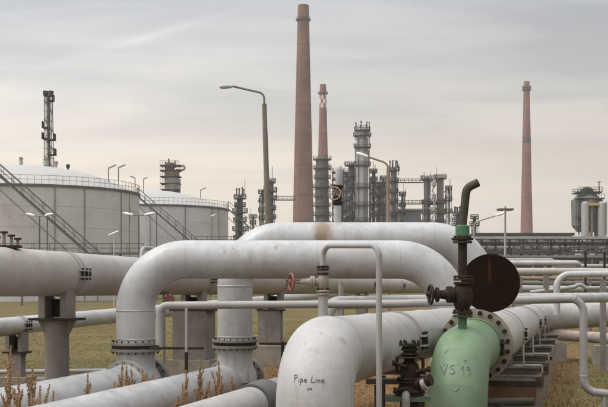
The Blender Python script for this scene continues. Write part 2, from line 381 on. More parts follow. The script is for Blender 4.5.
def ground_mat():
    m = bpy.data.materials.new('grass_ground'); m.use_nodes = True; t = m.node_tree; N = t.nodes; L = t.links; b = N['Principled BSDF']
    b.inputs['Roughness'].default_value = 0.95; b.inputs['Specular IOR Level'].default_value = 0.1
    g = N.new('ShaderNodeNewGeometry')
    def nz(s, d, r, st=None):
        n = N.new('ShaderNodeTexNoise'); n.inputs['Scale'].default_value = s; n.inputs['Detail'].default_value = d; n.inputs['Roughness'].default_value = r
        if st:
            mp_ = N.new('ShaderNodeMapping'); mp_.inputs['Scale'].default_value = st; L.new(g.outputs['Position'], mp_.inputs[0]); L.new(mp_.outputs[0], n.inputs['Vector'])
        else: L.new(g.outputs['Position'], n.inputs['Vector'])
        return n.outputs['Fac']
    def rmp(x, stops):
        n = N.new('ShaderNodeValToRGB'); e_ = n.color_ramp.elements
        e_[0].position, e_[0].color = stops[0][0], (*stops[0][1], 1); e_[1].position, e_[1].color = stops[-1][0], (*stops[-1][1], 1)
        for p, c in stops[1:-1]:
            k = e_.new(p); k.color = (*c, 1)
        L.new(x, n.inputs[0]); return n.outputs[0]
    def mix(f, a, c):
        n = N.new('ShaderNodeMix'); n.data_type = 'RGBA'; L.new(f, n.inputs[0]); L.new(a, n.inputs[6]); L.new(c, n.inputs[7]); return n.outputs[2]
    big = rmp(nz(0.22, 7, 0.62), [(0.34, (0.062, 0.060, 0.019)), (0.5, (0.108, 0.086, 0.034)), (0.66, (0.165, 0.118, 0.054))])
    fine = rmp(nz(11.0, 8, 0.8), [(0.32, (0.042, 0.037, 0.012)), (0.7, (0.16, 0.122, 0.054))])
    f1 = N.new('ShaderNodeValue'); f1.outputs[0].default_value = 0.45
    grass = mix(f1.outputs[0], big, fine)
    soil = rmp(nz(9.0, 8, 0.8), [(0.30, (0.035, 0.02, 0.009)), (0.5, (0.15, 0.08, 0.034)), (0.72, (0.29, 0.165, 0.08))])
    sm = N.new('ShaderNodeVertexColor'); sm.layer_name = 'soil'
    sp = N.new('ShaderNodeSeparateColor'); L.new(sm.outputs[0], sp.inputs[0])
    ad = N.new('ShaderNodeMath'); ad.operation = 'ADD'; L.new(sp.outputs[0], ad.inputs[0]); L.new(nz(0.9, 6, 0.7), ad.inputs[1])
    mr = N.new('ShaderNodeMapRange'); mr.inputs[1].default_value = 0.64; mr.inputs[2].default_value = 0.98; L.new(ad.outputs[0], mr.inputs[0])
    L.new(mix(mr.outputs[0], grass, soil), b.inputs['Base Color'])
    bp = N.new('ShaderNodeBump'); bp.inputs['Strength'].default_value = 0.7; bp.inputs['Distance'].default_value = 0.06
    L.new(nz(6.0, 8, 0.75), bp.inputs['Height']); L.new(bp.outputs[0], b.inputs['Normal'])
    return m
M_ground = ground_mat()

# ------------------------------------------------------------------ ground
def soil_amt(x, y):
    """bare earth lies along the pipe corridor and under the right hand pipe supports"""
    a = 0.0
    xl = -1.2 + 0.25 * (y - 20)
    if y < 30: a = max(a, max(0.0, 1 - abs(x - xl) / 3.2) * min(1, max(0, (31 - y) / 7)))
    a = max(a, max(0, 1 - abs(x - (1.6 + 0.26 * (y - 14))) / 2.3) * (1 if y < 40 else 0) * 0.9)
    if y < 32 and -1.5 < x < 1.8 + 0.26 * (y - 14): a = max(a, 0.5)
    if 19 < y < 24 and -7 < x < 0: a = max(a, 0.35)
    return a
def gh(x, y): return 0.05 * noise.noise(Vector((x * 0.35, y * 0.35, 0))) + 0.10 * noise.noise(Vector((x * 0.06, y * 0.06, 3)))
def make_ground():
    xs = sorted(set([-1500, -900, -500, -300, -180, -120, -80] + [i * 0.8 for i in range(-70, 71)] + [80, 120, 180, 300, 500, 900, 1500]))
    ys = sorted(set([-300, -100, -40, -10] + [i * 0.8 for i in range(0, 100)] + [90, 105, 125, 150, 200, 280, 400, 600, 900, 1300, 1900, 2600]))
    vs = [(x, y, gh(x, y) if -60 < x < 60 and 0 < y < 85 else 0) for y in ys for x in xs]; nx = len(xs)
    fs = [(j * nx + i, j * nx + i + 1, (j + 1) * nx + i + 1, (j + 1) * nx + i) for j in range(len(ys) - 1) for i in range(nx - 1)]
    me = bpy.data.meshes.new('ground'); me.from_pydata(vs, [], fs); me.materials.append(M_ground)
    ca = me.color_attributes.new('soil', 'FLOAT_COLOR', 'POINT')
    for i, v in enumerate(vs):
        s_ = soil_amt(v[0], v[1]); ca.data[i].color = (s_, s_, s_, 1)
    me.shade_smooth(); o = bpy.data.objects.new('ground', me); COL.objects.link(o); return struct(o)
make_ground()
M_bank = mat('bank_earth', (0.13, 0.098, 0.068), 0.95, var=0.35, scale=0.5, dirt=(0.12, 0.11, 0.055), dirt_amt=0.7, bump=0.4, bscale=3, spec=0.1)
def make_bank():
    b = MB(); prof = [(108, -0.4), (112, 1.6), (117, 4.2), (119, 5.05), (123, 5.1), (130, 1.5), (134, -0.4)]; n = 70; vs = []; fs = []
    for i in range(n + 1):
        x = 14 + i * 1.6
        k = min(1, (x - 14) / 10)
        for (y, z) in prof:
            q = noise.noise(Vector((x * 0.2, y * 0.3, 1))) * 0.35
            vs.append((x, y + q, (z * k if z > 0 else z) + q * 0.4))
    m_ = len(prof)
    for i in range(n):
        for j in range(m_ - 1): fs.append((i * m_ + j, (i + 1) * m_ + j, (i + 1) * m_ + j + 1, i * m_ + j + 1))
    b.add(vs, fs); o = b.build('embankment', M_bank, ang=80); return struct(o)
make_bank()

# ------------------------------------------------------------------ common pipe direction
def lineto(px, py, t, vpx, vpy, D):
    """a straight pipe of diameter D: t is its thickness in pixels at (px,py), shrinking towards (vpx,vpy); returns point-at-pixel-x"""
    def P(x):
        k = (vpx - x) / (vpx - px); z = F * D / (t * k)
        return at(x, vpy + (py - vpy) * k, z)
    return P

# ------------------------------------------------------------------ support builder
def pipe_support(label, c, d, r, col_w, plate_w, z_plate, base_top, base_w, mcol, round_col=True, group='supports under the large grey pipeline', saddle_w=0.55):
    """c = pipe centre over the support, column up to a plate, saddle posts from plate to pipe"""
    c = Vector(c); root = thing('pipe_support', label, 'pipe support', (c.x, c.y, 0), group)
    rz = -math.atan2(d[0], d[1])
    q = MB(); q.box((c.x, c.y, base_top / 2 - 0.15), (base_w, base_w * 0.8, base_top + 0.3), rz, taper=0.96); q.build('base_block', M_oconc, root, smooth=False)
    q = MB()
    zb, zt = base_top + 0.0, z_plate - 0.02
    if round_col: q.lathe((c.x, c.y, 0), (0, 0, 1), [(zb, 0), (zb, col_w * 0.62), (zb + 0.05, col_w * 0.62), (zb + 0.05, col_w / 2), (zt, col_w / 2), (zt, 0)], 28)
    else: q.box((c.x, c.y, (zb + zt) / 2), (col_w, col_w * 0.8, zt - zb), rz)
    q.build('column', mcol, root)
    q = MB(); q.box((c.x, c.y, z_plate), (plate_w, plate_w * 0.6, 0.04), rz); q.build('top_plate', M_dark, root, smooth=False)
    for s_ in (-1, 1):
        q = MB(); a = Vector((math.cos(rz), math.sin(rz), 0)) * s_; b_ = Vector((-math.sin(rz), math.cos(rz), 0)) * 0.02
        o = Vector((c.x, c.y, zt)); x0, x1, hh = col_w / 2 - 0.01, plate_w * 0.42, 0.30
        v = [o + a * x0, o + a * x1, o + a * (x0) - Vector((0, 0, hh)) ]
        q.add([p - b_ for p in v] + [p + b_ for p in v], [(0, 1, 2), (5, 4, 3), (0, 3, 4, 1), (1, 4, 5, 2), (2, 5, 3, 0)]); q.build('gusset', M_steel, root, smooth=False)
    zs = z_plate + 0.02; top = c.z - r * 0.72
    for s_ in (-1, 1):
        q = MB(); off = Vector((math.cos(rz), math.sin(rz), 0)) * s_ * saddle_w * 0.36
        q.box((c.x + off.x, c.y + off.y, (zs + top) / 2), (saddle_w * 0.22, 0.34, top - zs), rz); q.build('saddle_post', M_steel, root, smooth=False)
    q = MB(); q.box((c.x, c.y + 0.12, (zs + c.z - r) / 2 - 0.02), (saddle_w * 0.5, 0.04, max(0.05, c.z - r - zs - 0.06)), rz); q.build('saddle_web', M_dark, root, smooth=False)
    return root

# ================================================================== pipelines
# --- large grey pipeline on the left
PL = lineto(0, 271.7, 49.5, 580, 292, 0.75)
a, b = PL(-120), PL(430)
bigL = thing('pipeline', 'large grey pipeline on columns running from the left edge behind the white arches', 'pipe', (a.x, a.y, 0))
pipe('pipe_shell', [a, b], 0.375, M_grey, bigL)
dL = (b - a).normalized()
for px in (69, 203, 281, 372, 402):
    strap(bigL, PL(px - 6), dL, 0.375, M_seam, M_dark)
for px in (20, 118, 150): weld(bigL, PL(px), dL, 0.375, M_grey, 0.015, 0.004)
q = MB(); o = PL(8); up = Vector((0, 0, 1))
vc = thing('valve', 'small dark valve cluster on top of the left pipeline at the photo edge', 'valve', o + up * 0.37)
q.box(o + up * 0.39, (0.36, 0.3, 0.04)); q.build('base_plate', M_dark, vc)
for k, (dx, hh) in enumerate(((-0.17, 0.12), (-0.06, 0.20), (0.05, 0.15), (0.15, 0.10))):
    q = MB(); q.tube([o + up * 0.41 + Vector((dx, 0, 0)), o + up * (0.41 + hh) + Vector((dx, 0, 0))], 0.025, 8); q.build('stem', M_steel, vc)
    q = MB(); q.disc(o + up * (0.41 + hh) + Vector((dx, 0, 0)), up, 0, 0.06, 0.03, 12); q.build('cap', M_dark, vc)
hoop = MB(); c0 = PL(141); c1 = PL(155)
hoop.tube(fillet([c0 + up * 0.36, c0 + up * 0.58 + dL * 0.1, c1 + up * 0.58, c1 + up * 0.36], 0.12, 8), 0.045, 10)
tag(hoop.build('vent_hoop', M_thin), 'small bent grey hoop pipe on the left pipeline behind the front arch bend', 'pipe')

c = PL(57); pipe_support('round steel column with dark plate under the left pipeline, nearest the camera', c, dL, 0.375, 0.40, 0.82, hz(319, c.y), 0.62, 0.75, M_pier)
c = PL(194); pipe_support('wide pale pier with dark cap between the two arch legs', c, dL, 0.375, 0.80, 0.98, hz(310, c.y), hz(359, c.y), 1.05, M_pier, round_col=False)
c = PL(274); pipe_support('square column on a low concrete block just right of the rear arch leg', c, dL, 0.375, 0.44, 0.62, hz(310, c.y), hz(345, c.y), 1.0, M_pier, round_col=False)
c = PL(362); pipe_support('distant column under the large pipeline behind the bent vent pipe', c, dL, 0.375, 0.44, 0.6, hz(306, c.y), 0.4, 0.9, M_steel, round_col=False)

# --- smaller white pipe behind it
PS = lineto(0, 327.2, 18.6, 550, 272, 0.40)
a, b = PS(-90), PS(400)
smallL = thing('pipeline', 'slimmer white pipe low above the grass, passing behind the left column', 'pipe', (a.x, a.y, 0))
pipe('pipe_shell', [a, b], 0.20, M_white, smallL, 36)
dS = (b - a).normalized()
strap(smallL, PS(19), dS, 0.20, M_seam, M_dark, gap=0.1)
c = PS(17); pipe_support('short grey stand under the slim white pipe at the left edge', c, dS, 0.20, 0.30, 0.55, hz(352, c.y), 0.3, 0.7, M_steel, round_col=False, group='stands under the slim white pipe', saddle_w=0.42)
c = PS(262); pipe_support('small stand under the slim white pipe beside the rear arch leg', c, dS, 0.20, 0.30, 0.5, c.z - 0.36, 0.2, 0.7, M_steel, round_col=False, group='stands under the slim white pipe', saddle_w=0.4)

# --- two thin pipes lying low on the left
for (py, rr, lab) in ((371.5, 0.055, 'upper of two thin pipes lying low on the grass by the left column'), (379.5, 0.07, 'lower of two thin pipes lying low on the grass by the left column')):
    q = MB(); q.tube(resample([at(-40, py + 1, 26), at(116, py - 1, 26.6)], 1.5), rr, 14)
    q.tube([at(20, py, 26.2), at(20, py + 9 if py < 375 else py + 6, 26.2)], 0.05, 8)
    tag(q.build('thin_pipe', M_thin), lab, 'pipe', 'thin pipes low on the grass')

# --- the two arches with their ground pipes
def arch(label, zf, pxl, pxr, ytop, yfl, r, bend, lowP, lab2, yend):
    pl, pr = at(pxl, ytop, zf), at(pxr, ytop, zf)
    zfl = hz(yfl, zf)
    root = thing('pipe_arch', label, 'pipe', (pl.x, zf, 0), 'white pipe arches')
    low = lowP(pxl)
    pts = fillet([Vector((pl.x, zf, zfl + 0.07)), pl, pr, Vector((pr.x, zf, hz(yend, zf)))], bend, 20)
    pipe('pipe_shell', pts, r, M_white, root, 56)
    for z_ in (pl.z - bend, zfl + 0.13): weld(root, Vector((pl.x, zf, z_)), (0, 0, 1), r, M_pline, 0.018, 0.008)
    weld(root, Vector((pr.x, zf, pr.z - bend)), (0, 0, 1), r, M_seam, 0.012, 0.005)
    for xx in (pl.x + bend, pr.x - bend, (pl.x + pr.x) / 2 + 0.4): weld(root, Vector((xx, zf, pl.z)), (1, 0, 0), r, M_white, 0.012, 0.004)
    flange_pair(root, (pl.x, zf, zfl), (0, 0, 1), r, r + 0.10, 0.05, 0.06, 20, M_flange, M_dark, M_dark)
    # neck down into the ground pipe
    q = MB(); q.lathe((pl.x, zf, 0), (0, 0, 1), [(zfl - 0.07, r), (low.z + r * 0.9, r * 1.02), (low.z + r * 0.55, r * 1.22), (low.z, r * 1.25)], 48)
    q.build('neck', M_white, root)
    return root
P1 = lineto(135.5, 384, 38.5, 580, 288, 0.65)
P2 = lineto(235, 380, 34.5, 580, 288, 0.65)
arch1 = arch('front white pipe arch with its left leg nearest the left column', 18.57, 135.5, 449, 259.5, 346.5, 0.325, 0.86, P1, '', 420)
arch2 = arch('rear white pipe arch with a brown rust stain on top', 20.43, 235, 478, 239.8, 343.5, 0.325, 0.86, P2, '', 410)
def ground_pipe(label, Pf, pxl, near_px, fr):
    c = Pf(pxl); n = Pf(near_px); d = (c - n).normalized()
    root = thing('ground_pipe', label, 'pipe', (c.x, c.y, 0), 'white pipes coming forward from the arches')
    pipe('pipe_shell', [n, c + d * 0.48], 0.325, M_white, root, 48)
    fc = c - d * fr
    q = MB(); q.lathe(fc, d, [(-0.14, 0.326), (-0.05, 0.37), (-0.05, 0.325)], 48); q.build('collar', M_white, root)
    flange_pair(root, fc, d, 0.33, 0.43, 0.05, 0.02, 18, M_thin, M_tan, M_dark)
    flange_pair(root, c + d * 0.46, d, 0.33, 0.43, 0.05, 0.02, 18, M_flange, M_dark, M_dark)
    q = MB(); q.disc(c + d * 0.525, d, 0, 0.40, 0.04, 40); q.build('end_plate', M_dark, root)
    for k, tt in enumerate((1.6, 4.4)):
        p = c - d * tt; q = MB(); q.box((p.x, p.y, (p.z - 0.29) / 2 - 0.06), (0.95, 0.4, p.z - 0.25 + 0.12), -0.24)
        tag(q.build('concrete_sleeper', M_oconc, smooth=False), ('low concrete sleeper under the ground pipe of the %s arch, %s' % ('front' if pxl < 200 else 'rear', 'nearer its leg' if k == 0 else 'farther from its leg')), 'sleeper', 'sleepers under the ground pipes')
    for tt in (0.9, 2.6, 4.3): weld(root, c - d * tt, d, 0.325, M_white, 0.012, 0.004)
    return root
ground_pipe('white pipe running forward left from the foot of the front arch', P1, 135.5, -190, 0.42)
ground_pipe('white pipe running forward left from the foot of the rear arch, with pale flange', P2, 235, -30, 0.40)

# third foreground pipe with dark coupling
P3 = lineto(253, 405, 38, 590, 288, 0.50)
a, b = P3(60), P3(256); d3 = (b - a).normalized()
gp3 = thing('ground_pipe', 'dirty white pipe at the bottom edge ending in a dark coupling', 'pipe', (b.x, b.y, 0), None)
pipe('pipe_shell', [a, b], 0.25, M_pline, gp3, 40)
q = MB(); q.lathe(b, d3, [(-0.25, 0.25), (-0.25, 0.285), (0.10, 0.29), (0.18, 0.30), (0.42, 0.30), (0.50, 0.26), (0.52, 0)], 40); q.build('coupling', mat('dark_bitumen', (0.07, 0.066, 0.064), 0.5, var=0.25, scale=4, dirt=(0.14, 0.13, 0.12), dirt_amt=0.4), gp3)
c = b + d3 * 0.8
q = MB(); q.lathe(c, d3, [(-0.30, 0.0), (-0.30, 0.20), (-0.2, 0.27), (0.3, 0.27), (0.4, 0.2), (0.4, 0)], 32); q.build('end_cap', M_flange, gp3)
p = P3(150); q = MB(); q.box((p.x, p.y, (p.z - 0.22) / 2 - 0.05), (0.8, 0.4, p.z - 0.20 + 0.1), -0.24); tag(q.build('concrete_sleeper', M_oconc, smooth=False), 'concrete sleeper under the pipe that ends in the dark coupling', 'sleeper', 'sleepers under the ground pipes')
p = c; q = MB(); q.box((p.x, p.y, (p.z - 0.26) / 2 - 0.05), (0.6, 0.5, p.z - 0.24 + 0.1), -0.24); tag(q.build('concrete_sleeper', M_oconc, smooth=False), 'concrete block under the dark coupling', 'sleeper', 'sleepers under the ground pipes')

# --- long thin pipe crossing the view, dropping down at the right
z1 = 17.4
pts = fillet([at(159.5, 345, z1 + 0.2), at(159.5, 305.5, z1 + 0.2), at(400, 303.5, z1), at(583.5, 298, z1), at(583.5, 391, z1), at(640, 397, z1)], [0.13, 0.5, 0.22, 0.22], 10)
lt = thing('thin_pipe', 'long thin grey pipe crossing behind, bending down over the grass at right', 'pipe', (gx(583.5, z1), z1, 0))
q = MB(); q.tube(resample(pts, 1.5), 0.062, 20); q.build('pipe_shell', M_thin, lt)
for p, d in ((at(583.5, 376, z1), (0, 0, 1)), (at(594, 392.1, z1), (1, 0, -0.08)), (at(575, 298, z1), (1, 0, 0))): weld(lt, p, d, 0.062, M_seam, 0.02, 0.006)
q = MB(); q.tube([at(604, 395, z1), Vector((gx(604, z1), z1, -0.05))], 0.045, 12); q.build('stand', M_thin, lt)
for px, yb in ((186.5, 352), (341, 420)):
    q = MB(); q.tube([at(px, 308, z1 + 0.1), at(px, yb, z1 + 0.1)], 0.024 if px < 300 else 0.05, 12); q.build('stand', M_thin, lt)
# thicker pale pipe behind valve
z2 = 19.6
pts = fillet([Vector((gx(326, z2), z2, -0.1)), at(326, 303, z2), at(530, 298.5, z2 + 5), at(640, 297, z2 + 8)], [0.35, 1.0], 10)
tag(pipe('pale_pipe', pts, 0.12, M_white, None, 28), 'pale pipe running behind the vent valve towards the right edge', 'pipe')
q = MB(); q.tube([at(341, 250 + 32, 20.0 + 2.5), Vector((gx(341, 22.5), 22.5, -0.05))], 0.05, 12)
tag(q.build('thin_post', M_thin), 'thin grey post standing just right of the vent valve', 'post')
# horizontal rods at the arch flanges
for (x0, x1, py, z, lab) in ((150, 204, 348, 18.2, 'thin dark bar sticking out right of the front arch flange'), (259, 300, 343.5, 20.2, 'thin dark bar sticking out right of the rear arch flange')):
    q = MB(); q.tube([at(x0, py, z), at(x1, py, z)], 0.022, 8); q.tube([at(x1 - 17.5, py - 2, z), Vector((gx(x1 - 18, z), z, -0.05))], 0.03, 8)
    tag(q.build('bar', M_dark), lab, 'bar', 'dark bars beside the arch flanges')
# small red-handled drain valve below the front arch
c = at(170, 300, 21.5); dvv = thing('drain_valve', 'small red valve box on a thin stem under the front arch', 'valve', (c.x, c.y, 0))
q = MB(); q.box(c, (0.17, 0.12, 0.13)); q.lathe(c + Vector((0, 0, 0.065)), (0, 0, 1), [(0, 0.06), (0.03, 0.06), (0.05, 0)], 12); q.build('red_box', M_red, dvv)
q = MB(); q.tube([Vector((c.x - 0.12, c.y, -0.05)), Vector((c.x - 0.12, c.y, c.z + 0.14))], 0.03, 10); q.tube([c - Vector((0.12, 0, 0)), c], 0.025, 8); q.build('stem', M_flange, dvv)
q = MB(); q.disc(Vector((c.x - 0.12, c.y, c.z + 0.15)), (0, 0, 1), 0.06, 0.1, 0.025, 16); q.bar((c.x - 0.2, c.y, c.z + 0.15), (c.x - 0.04, c.y, c.z + 0.15), 0.02); q.build('handwheel', M_dark, dvv)

# --- marked pipe with the elbow in front
C0 = at(314.8, 0, 9.3); Cz = 1.775
corner = Vector((C0.x, 9.3, Cz)); far = Vector((4.11, 23.8, 1.585)); dP = (far - corner).normalized()
pp = thing('elbow_pipe', 'off-white elbow pipe in front with handwritten words on its bend', 'pipe', (corner.x, corner.y, 0))
ZP = corner.y
fl_ = fillet([Vector((corner.x, ZP, -0.3)), corner, far], 0.40, 26)
shell = pipe('elbow', fl_[:-1], 0.329, M_elbow, pp, 72, 0.8)
pipe('pipe_shell', [fl_[-2] - dP * 0.02, far], 0.322, M_pline, pp, 64, 0.8)
weld(pp, fl_[-2], dP, 0.325, M_seam, 0.014, 0.009)
wz = Cz - 0.78
for dd in (2.2, 5.5, 7.5): weld(pp, corner + dP * dd, dP, 0.325, M_pline, 0.012, 0.004)
strap(pp, corner + dP * 3.55, dP, 0.325, M_seam, M_dark, gap=0.10)
def write(strokes, origin, size, parent_shell, m, wdt, root, name, slant=0.0, tilt=0.0):
    """handwritten strokes on the pipe skin: thin ribbons dropped on to the surface"""
    me = parent_shell.data; off = world_loc(parent_shell)
    bv = BVHTree.FromPolygons([v.co + off for v in me.vertices], [tuple(p.vertices) for p in me.polygons])
    q = MB(); Dn = Vector((0, 1, -0.0))
    for st in strokes:
        pts = []
        for (x0, y0), (x1, y1) in zip(st, st[1:]):
            for k in range(6): pts.append((x0 + (x1 - x0) * k / 6, y0 + (y1 - y0) * k / 6))
        pts.append(st[-1]); p3 = []
        for (x, y) in pts:
            sx = (x + slant * y) * size; sy = y * size + tilt * x * size
            o = origin + Vector((sx, -2.0, sy)); hit = bv.ray_cast(o, Dn)
            if hit[0] is not None: p3.append(hit[0] + hit[1] * 0.0025)
        if len(p3) > 1:
            q = MB(); q.tube(p3, wdt, 6); q.build(name, m, root)
PIPE = [[(0, 0), (0.05, 0.5), (0.08, 1.0)], [(-0.05, 0.9), (0.2, 1.05), (0.45, 0.95), (0.42, 0.7), (0.2, 0.55), (0.06, 0.52)],
        [(0.72, 0.5), (0.70, 0.0)], [(0.74, 0.75), (0.75, 0.8)],
        [(0.98, 0.5), (0.95, -0.45)], [(0.97, 0.38), (1.15, 0.52), (1.32, 0.35), (1.22, 0.08), (0.98, 0.1)],
        [(1.52, 0.27), (1.85, 0.3), (1.78, 0.5), (1.58, 0.45), (1.52, 0.2), (1.65, 0.02), (1.92, 0.1)],
        [(2.65, 1.1), (2.60, 0.5), (2.58, 0.05), (2.90, 0.02), (3.05, 0.12)],
        [(3.25, 0.5), (3.25, 0.02)], [(3.27, 0.75), (3.28, 0.8)],
        [(3.52, 0.45), (3.52, 0.0)], [(3.52, 0.3), (3.72, 0.48), (3.85, 0.35), (3.85, 0.0)],
        [(4.08, 0.24), (4.40, 0.28), (4.34, 0.47), (4.15, 0.42), (4.08, 0.18), (4.22, -0.02), (4.52, 0.05)],
        [(2.1, -0.75), (2.1, -1.05), (2.3, -1.05), (2.3, -0.75)], [(2.5, -0.75), (2.5, -1.05)], [(2.68, -0.75), (2.66, -1.05)]]
zz = 8.9
write(PIPE, Vector((gx(294, zz), zz, hz(383.5, zz))), 0.0545, shell, M_ink, 0.0023, pp, 'pen_stroke', 0.06, -0.01)

# --- vent loop with red handwheel on the elbow
zv = 9.85
b0 = at(323, 322, zv); vx = b0.x
vent = thing('vent_pipe', 'bent grey vent pipe with rusty red handwheel valve on the elbow pipe', 'vent pipe', (vx, zv, hz(322, zv)))
q = MB(); q.tube([Vector((vx, zv, hz(326, zv))), Vector((vx, zv, hz(293, zv)))], 0.042, 20); q.build('stub', M_thin, vent)
def fl_small(y, rr, t, m):
    q = MB(); q.disc(Vector((vx, zv, hz(y, zv))), (0, 0, 1), 0, rr, t, 24); o = q.build('flange', m, vent)
for y, rr in ((294, 0.062), (291, 0.062), (273.5, 0.052), (269.5, 0.052), (266.5, 0.045)): fl_small(y, rr, 0.018, M_tan if y > 280 else M_vrust)
me_b = bolt_mesh(M_vrust, 0.009)
for k in range(6):
    a = k * PI / 3 + 0.3
    for y in (289.6, 268): share('bolt', me_b, (vx + 0.05 * math.cos(a), zv + 0.05 * math.sin(a), hz(y, zv)), vent)
q = MB(); q.lathe((vx, zv, 0), (0, 0, 1), [(hz(293, zv), 0.03), (hz(289, zv), 0.034), (hz(286, zv), 0.05), (hz(281, zv), 0.055), (hz(277, zv), 0.045), (hz(272, zv), 0.03)], 24); q.build('valve_body', M_tan, vent)
yv = hz(282, zv); q = MB(); q.lathe((vx, zv, yv), (-1, 0, 0), [(0.03, 0.035), (0.075, 0.036), (0.075, 0.055), (0.092, 0.055), (0.092, 0.05), (0.10, 0.05), (0.10, 0.055), (0.115, 0.055), (0.115, 0.04), (0.16, 0.032), (0.2, 0.026), (0.2, 0.018), (0.25, 0.016)], 24); q.build('bonnet', M_tan, vent)
q = MB()
for s_ in (-1, 1): q.bar((vx - 0.11, zv - 0.01, yv + s_ * 0.035), (vx - 0.255, zv - 0.01, yv + s_ * 0.02), 0.014)
q.build('yoke', M_tan, vent)
q = MB(); q.tube([(vx - 0.2, zv, yv), (vx - 0.31, zv, yv)], 0.009, 10); q.build('spindle', M_tan, vent)
def wheel(c, ax, rr, tr, m, root, spokes=4):
    c = Vector(c); ax = Vector(ax).normalized(); ref = Vector((0, 0, 1)) if abs(ax.z) < 0.9 else Vector((1, 0, 0)); a1 = ax.cross(ref).normalized(); a2 = ax.cross(a1)
    q = MB(); n = 28
    ring = [c + (a1 * math.cos(2 * PI * k / n) + a2 * math.sin(2 * PI * k / n)) * rr for k in range(n + 1)]
    q.tube(ring, tr, 8, cap=False)
    for k in range(spokes):
        d = a1 * math.cos(2 * PI * k / spokes + 0.4) + a2 * math.sin(2 * PI * k / spokes + 0.4); q.tube([c, c + d * rr], tr * 0.7, 6)
    q.lathe(c - ax * 0.02, ax, [(0, 0), (0, rr * 0.2), (0.04, rr * 0.2), (0.04, 0)], 12)
    return q.build('handwheel', m, root)
wheel((vx - 0.285, zv, yv), (1, 0.35, 0), 0.072, 0.010, M_red, vent)
dn = at(381.5, 244, 9.0)
pts = fillet([Vector((vx, zv, hz(267, zv))), Vector((vx, zv, hz(245.5, zv))), Vector((dn.x, 9.3, hz(245.5, 9.3))), Vector((dn.x, 9.3, -0.1))], 0.10, 12)
q = MB(); q.tube(resample(pts, 0.6), 0.0250, 20); q.build('bent_tube', M_thin, vent)

# --- riser with valve on the rear arch
zr = 20.43; rx = gx(337.5, zr)
rv = thing('relief_valve', 'white riser with rusty round valve standing on the rear arch', 'valve', (rx, zr, hz(222, zr)))
q = MB(); q.tube([(rx, zr, hz(228, zr)), (rx, zr, hz(203, zr))], 0.068, 24); q.build('riser', M_white, rv)
q = MB(); q.lathe((rx + 0.03, zr, 0), (0, 0, 1), [(hz(187, zr), 0.05), (hz(184, zr), 0.068), (hz(170, zr), 0.068), (hz(167, zr), 0.058), (hz(165.4, zr), 0.03), (hz(165, zr), 0)], 24); q.build('bonnet_cap', M_white, rv)
q = MB(); q.lathe((rx, zr, 0), (0, 0, 1), [(hz(206, zr), 0.06), (hz(204, zr), 0.10), (hz(202, zr), 0.10), (hz(201, zr), 0.055), (hz(197, zr), 0.085), (hz(193, zr), 0.085), (hz(190, zr), 0.05), (hz(187.5, zr), 0.10), (hz(185.5, zr), 0.10), (hz(185, zr), 0.05)], 20); q.build('valve_body', M_vrust, rv)
wheel((rx - 0.06, zr - 0.14, hz(194, zr)), (0.25, 1, 0), 0.115, 0.014, M_tan, rv)
q = MB(); q.lathe((rx - 0.03, zr - 0.1, hz(194, zr)), (0.1, -1, 0.1), [(-0.1, 0.06), (0.0, 0.075), (0.0, 0.055), (0.05, 0.05), (0.05, 0)], 16); q.build('gear_case', mat('rust_brown', (0.16, 0.10, 0.06), 0.8, var=0.4, scale=14), rv)
q = MB(); q.tube([(rx, zr, hz(194, zr)), (rx - 0.06, zr - 0.16, hz(194, zr))], 0.02, 8); q.build('spindle', M_vrust, rv)

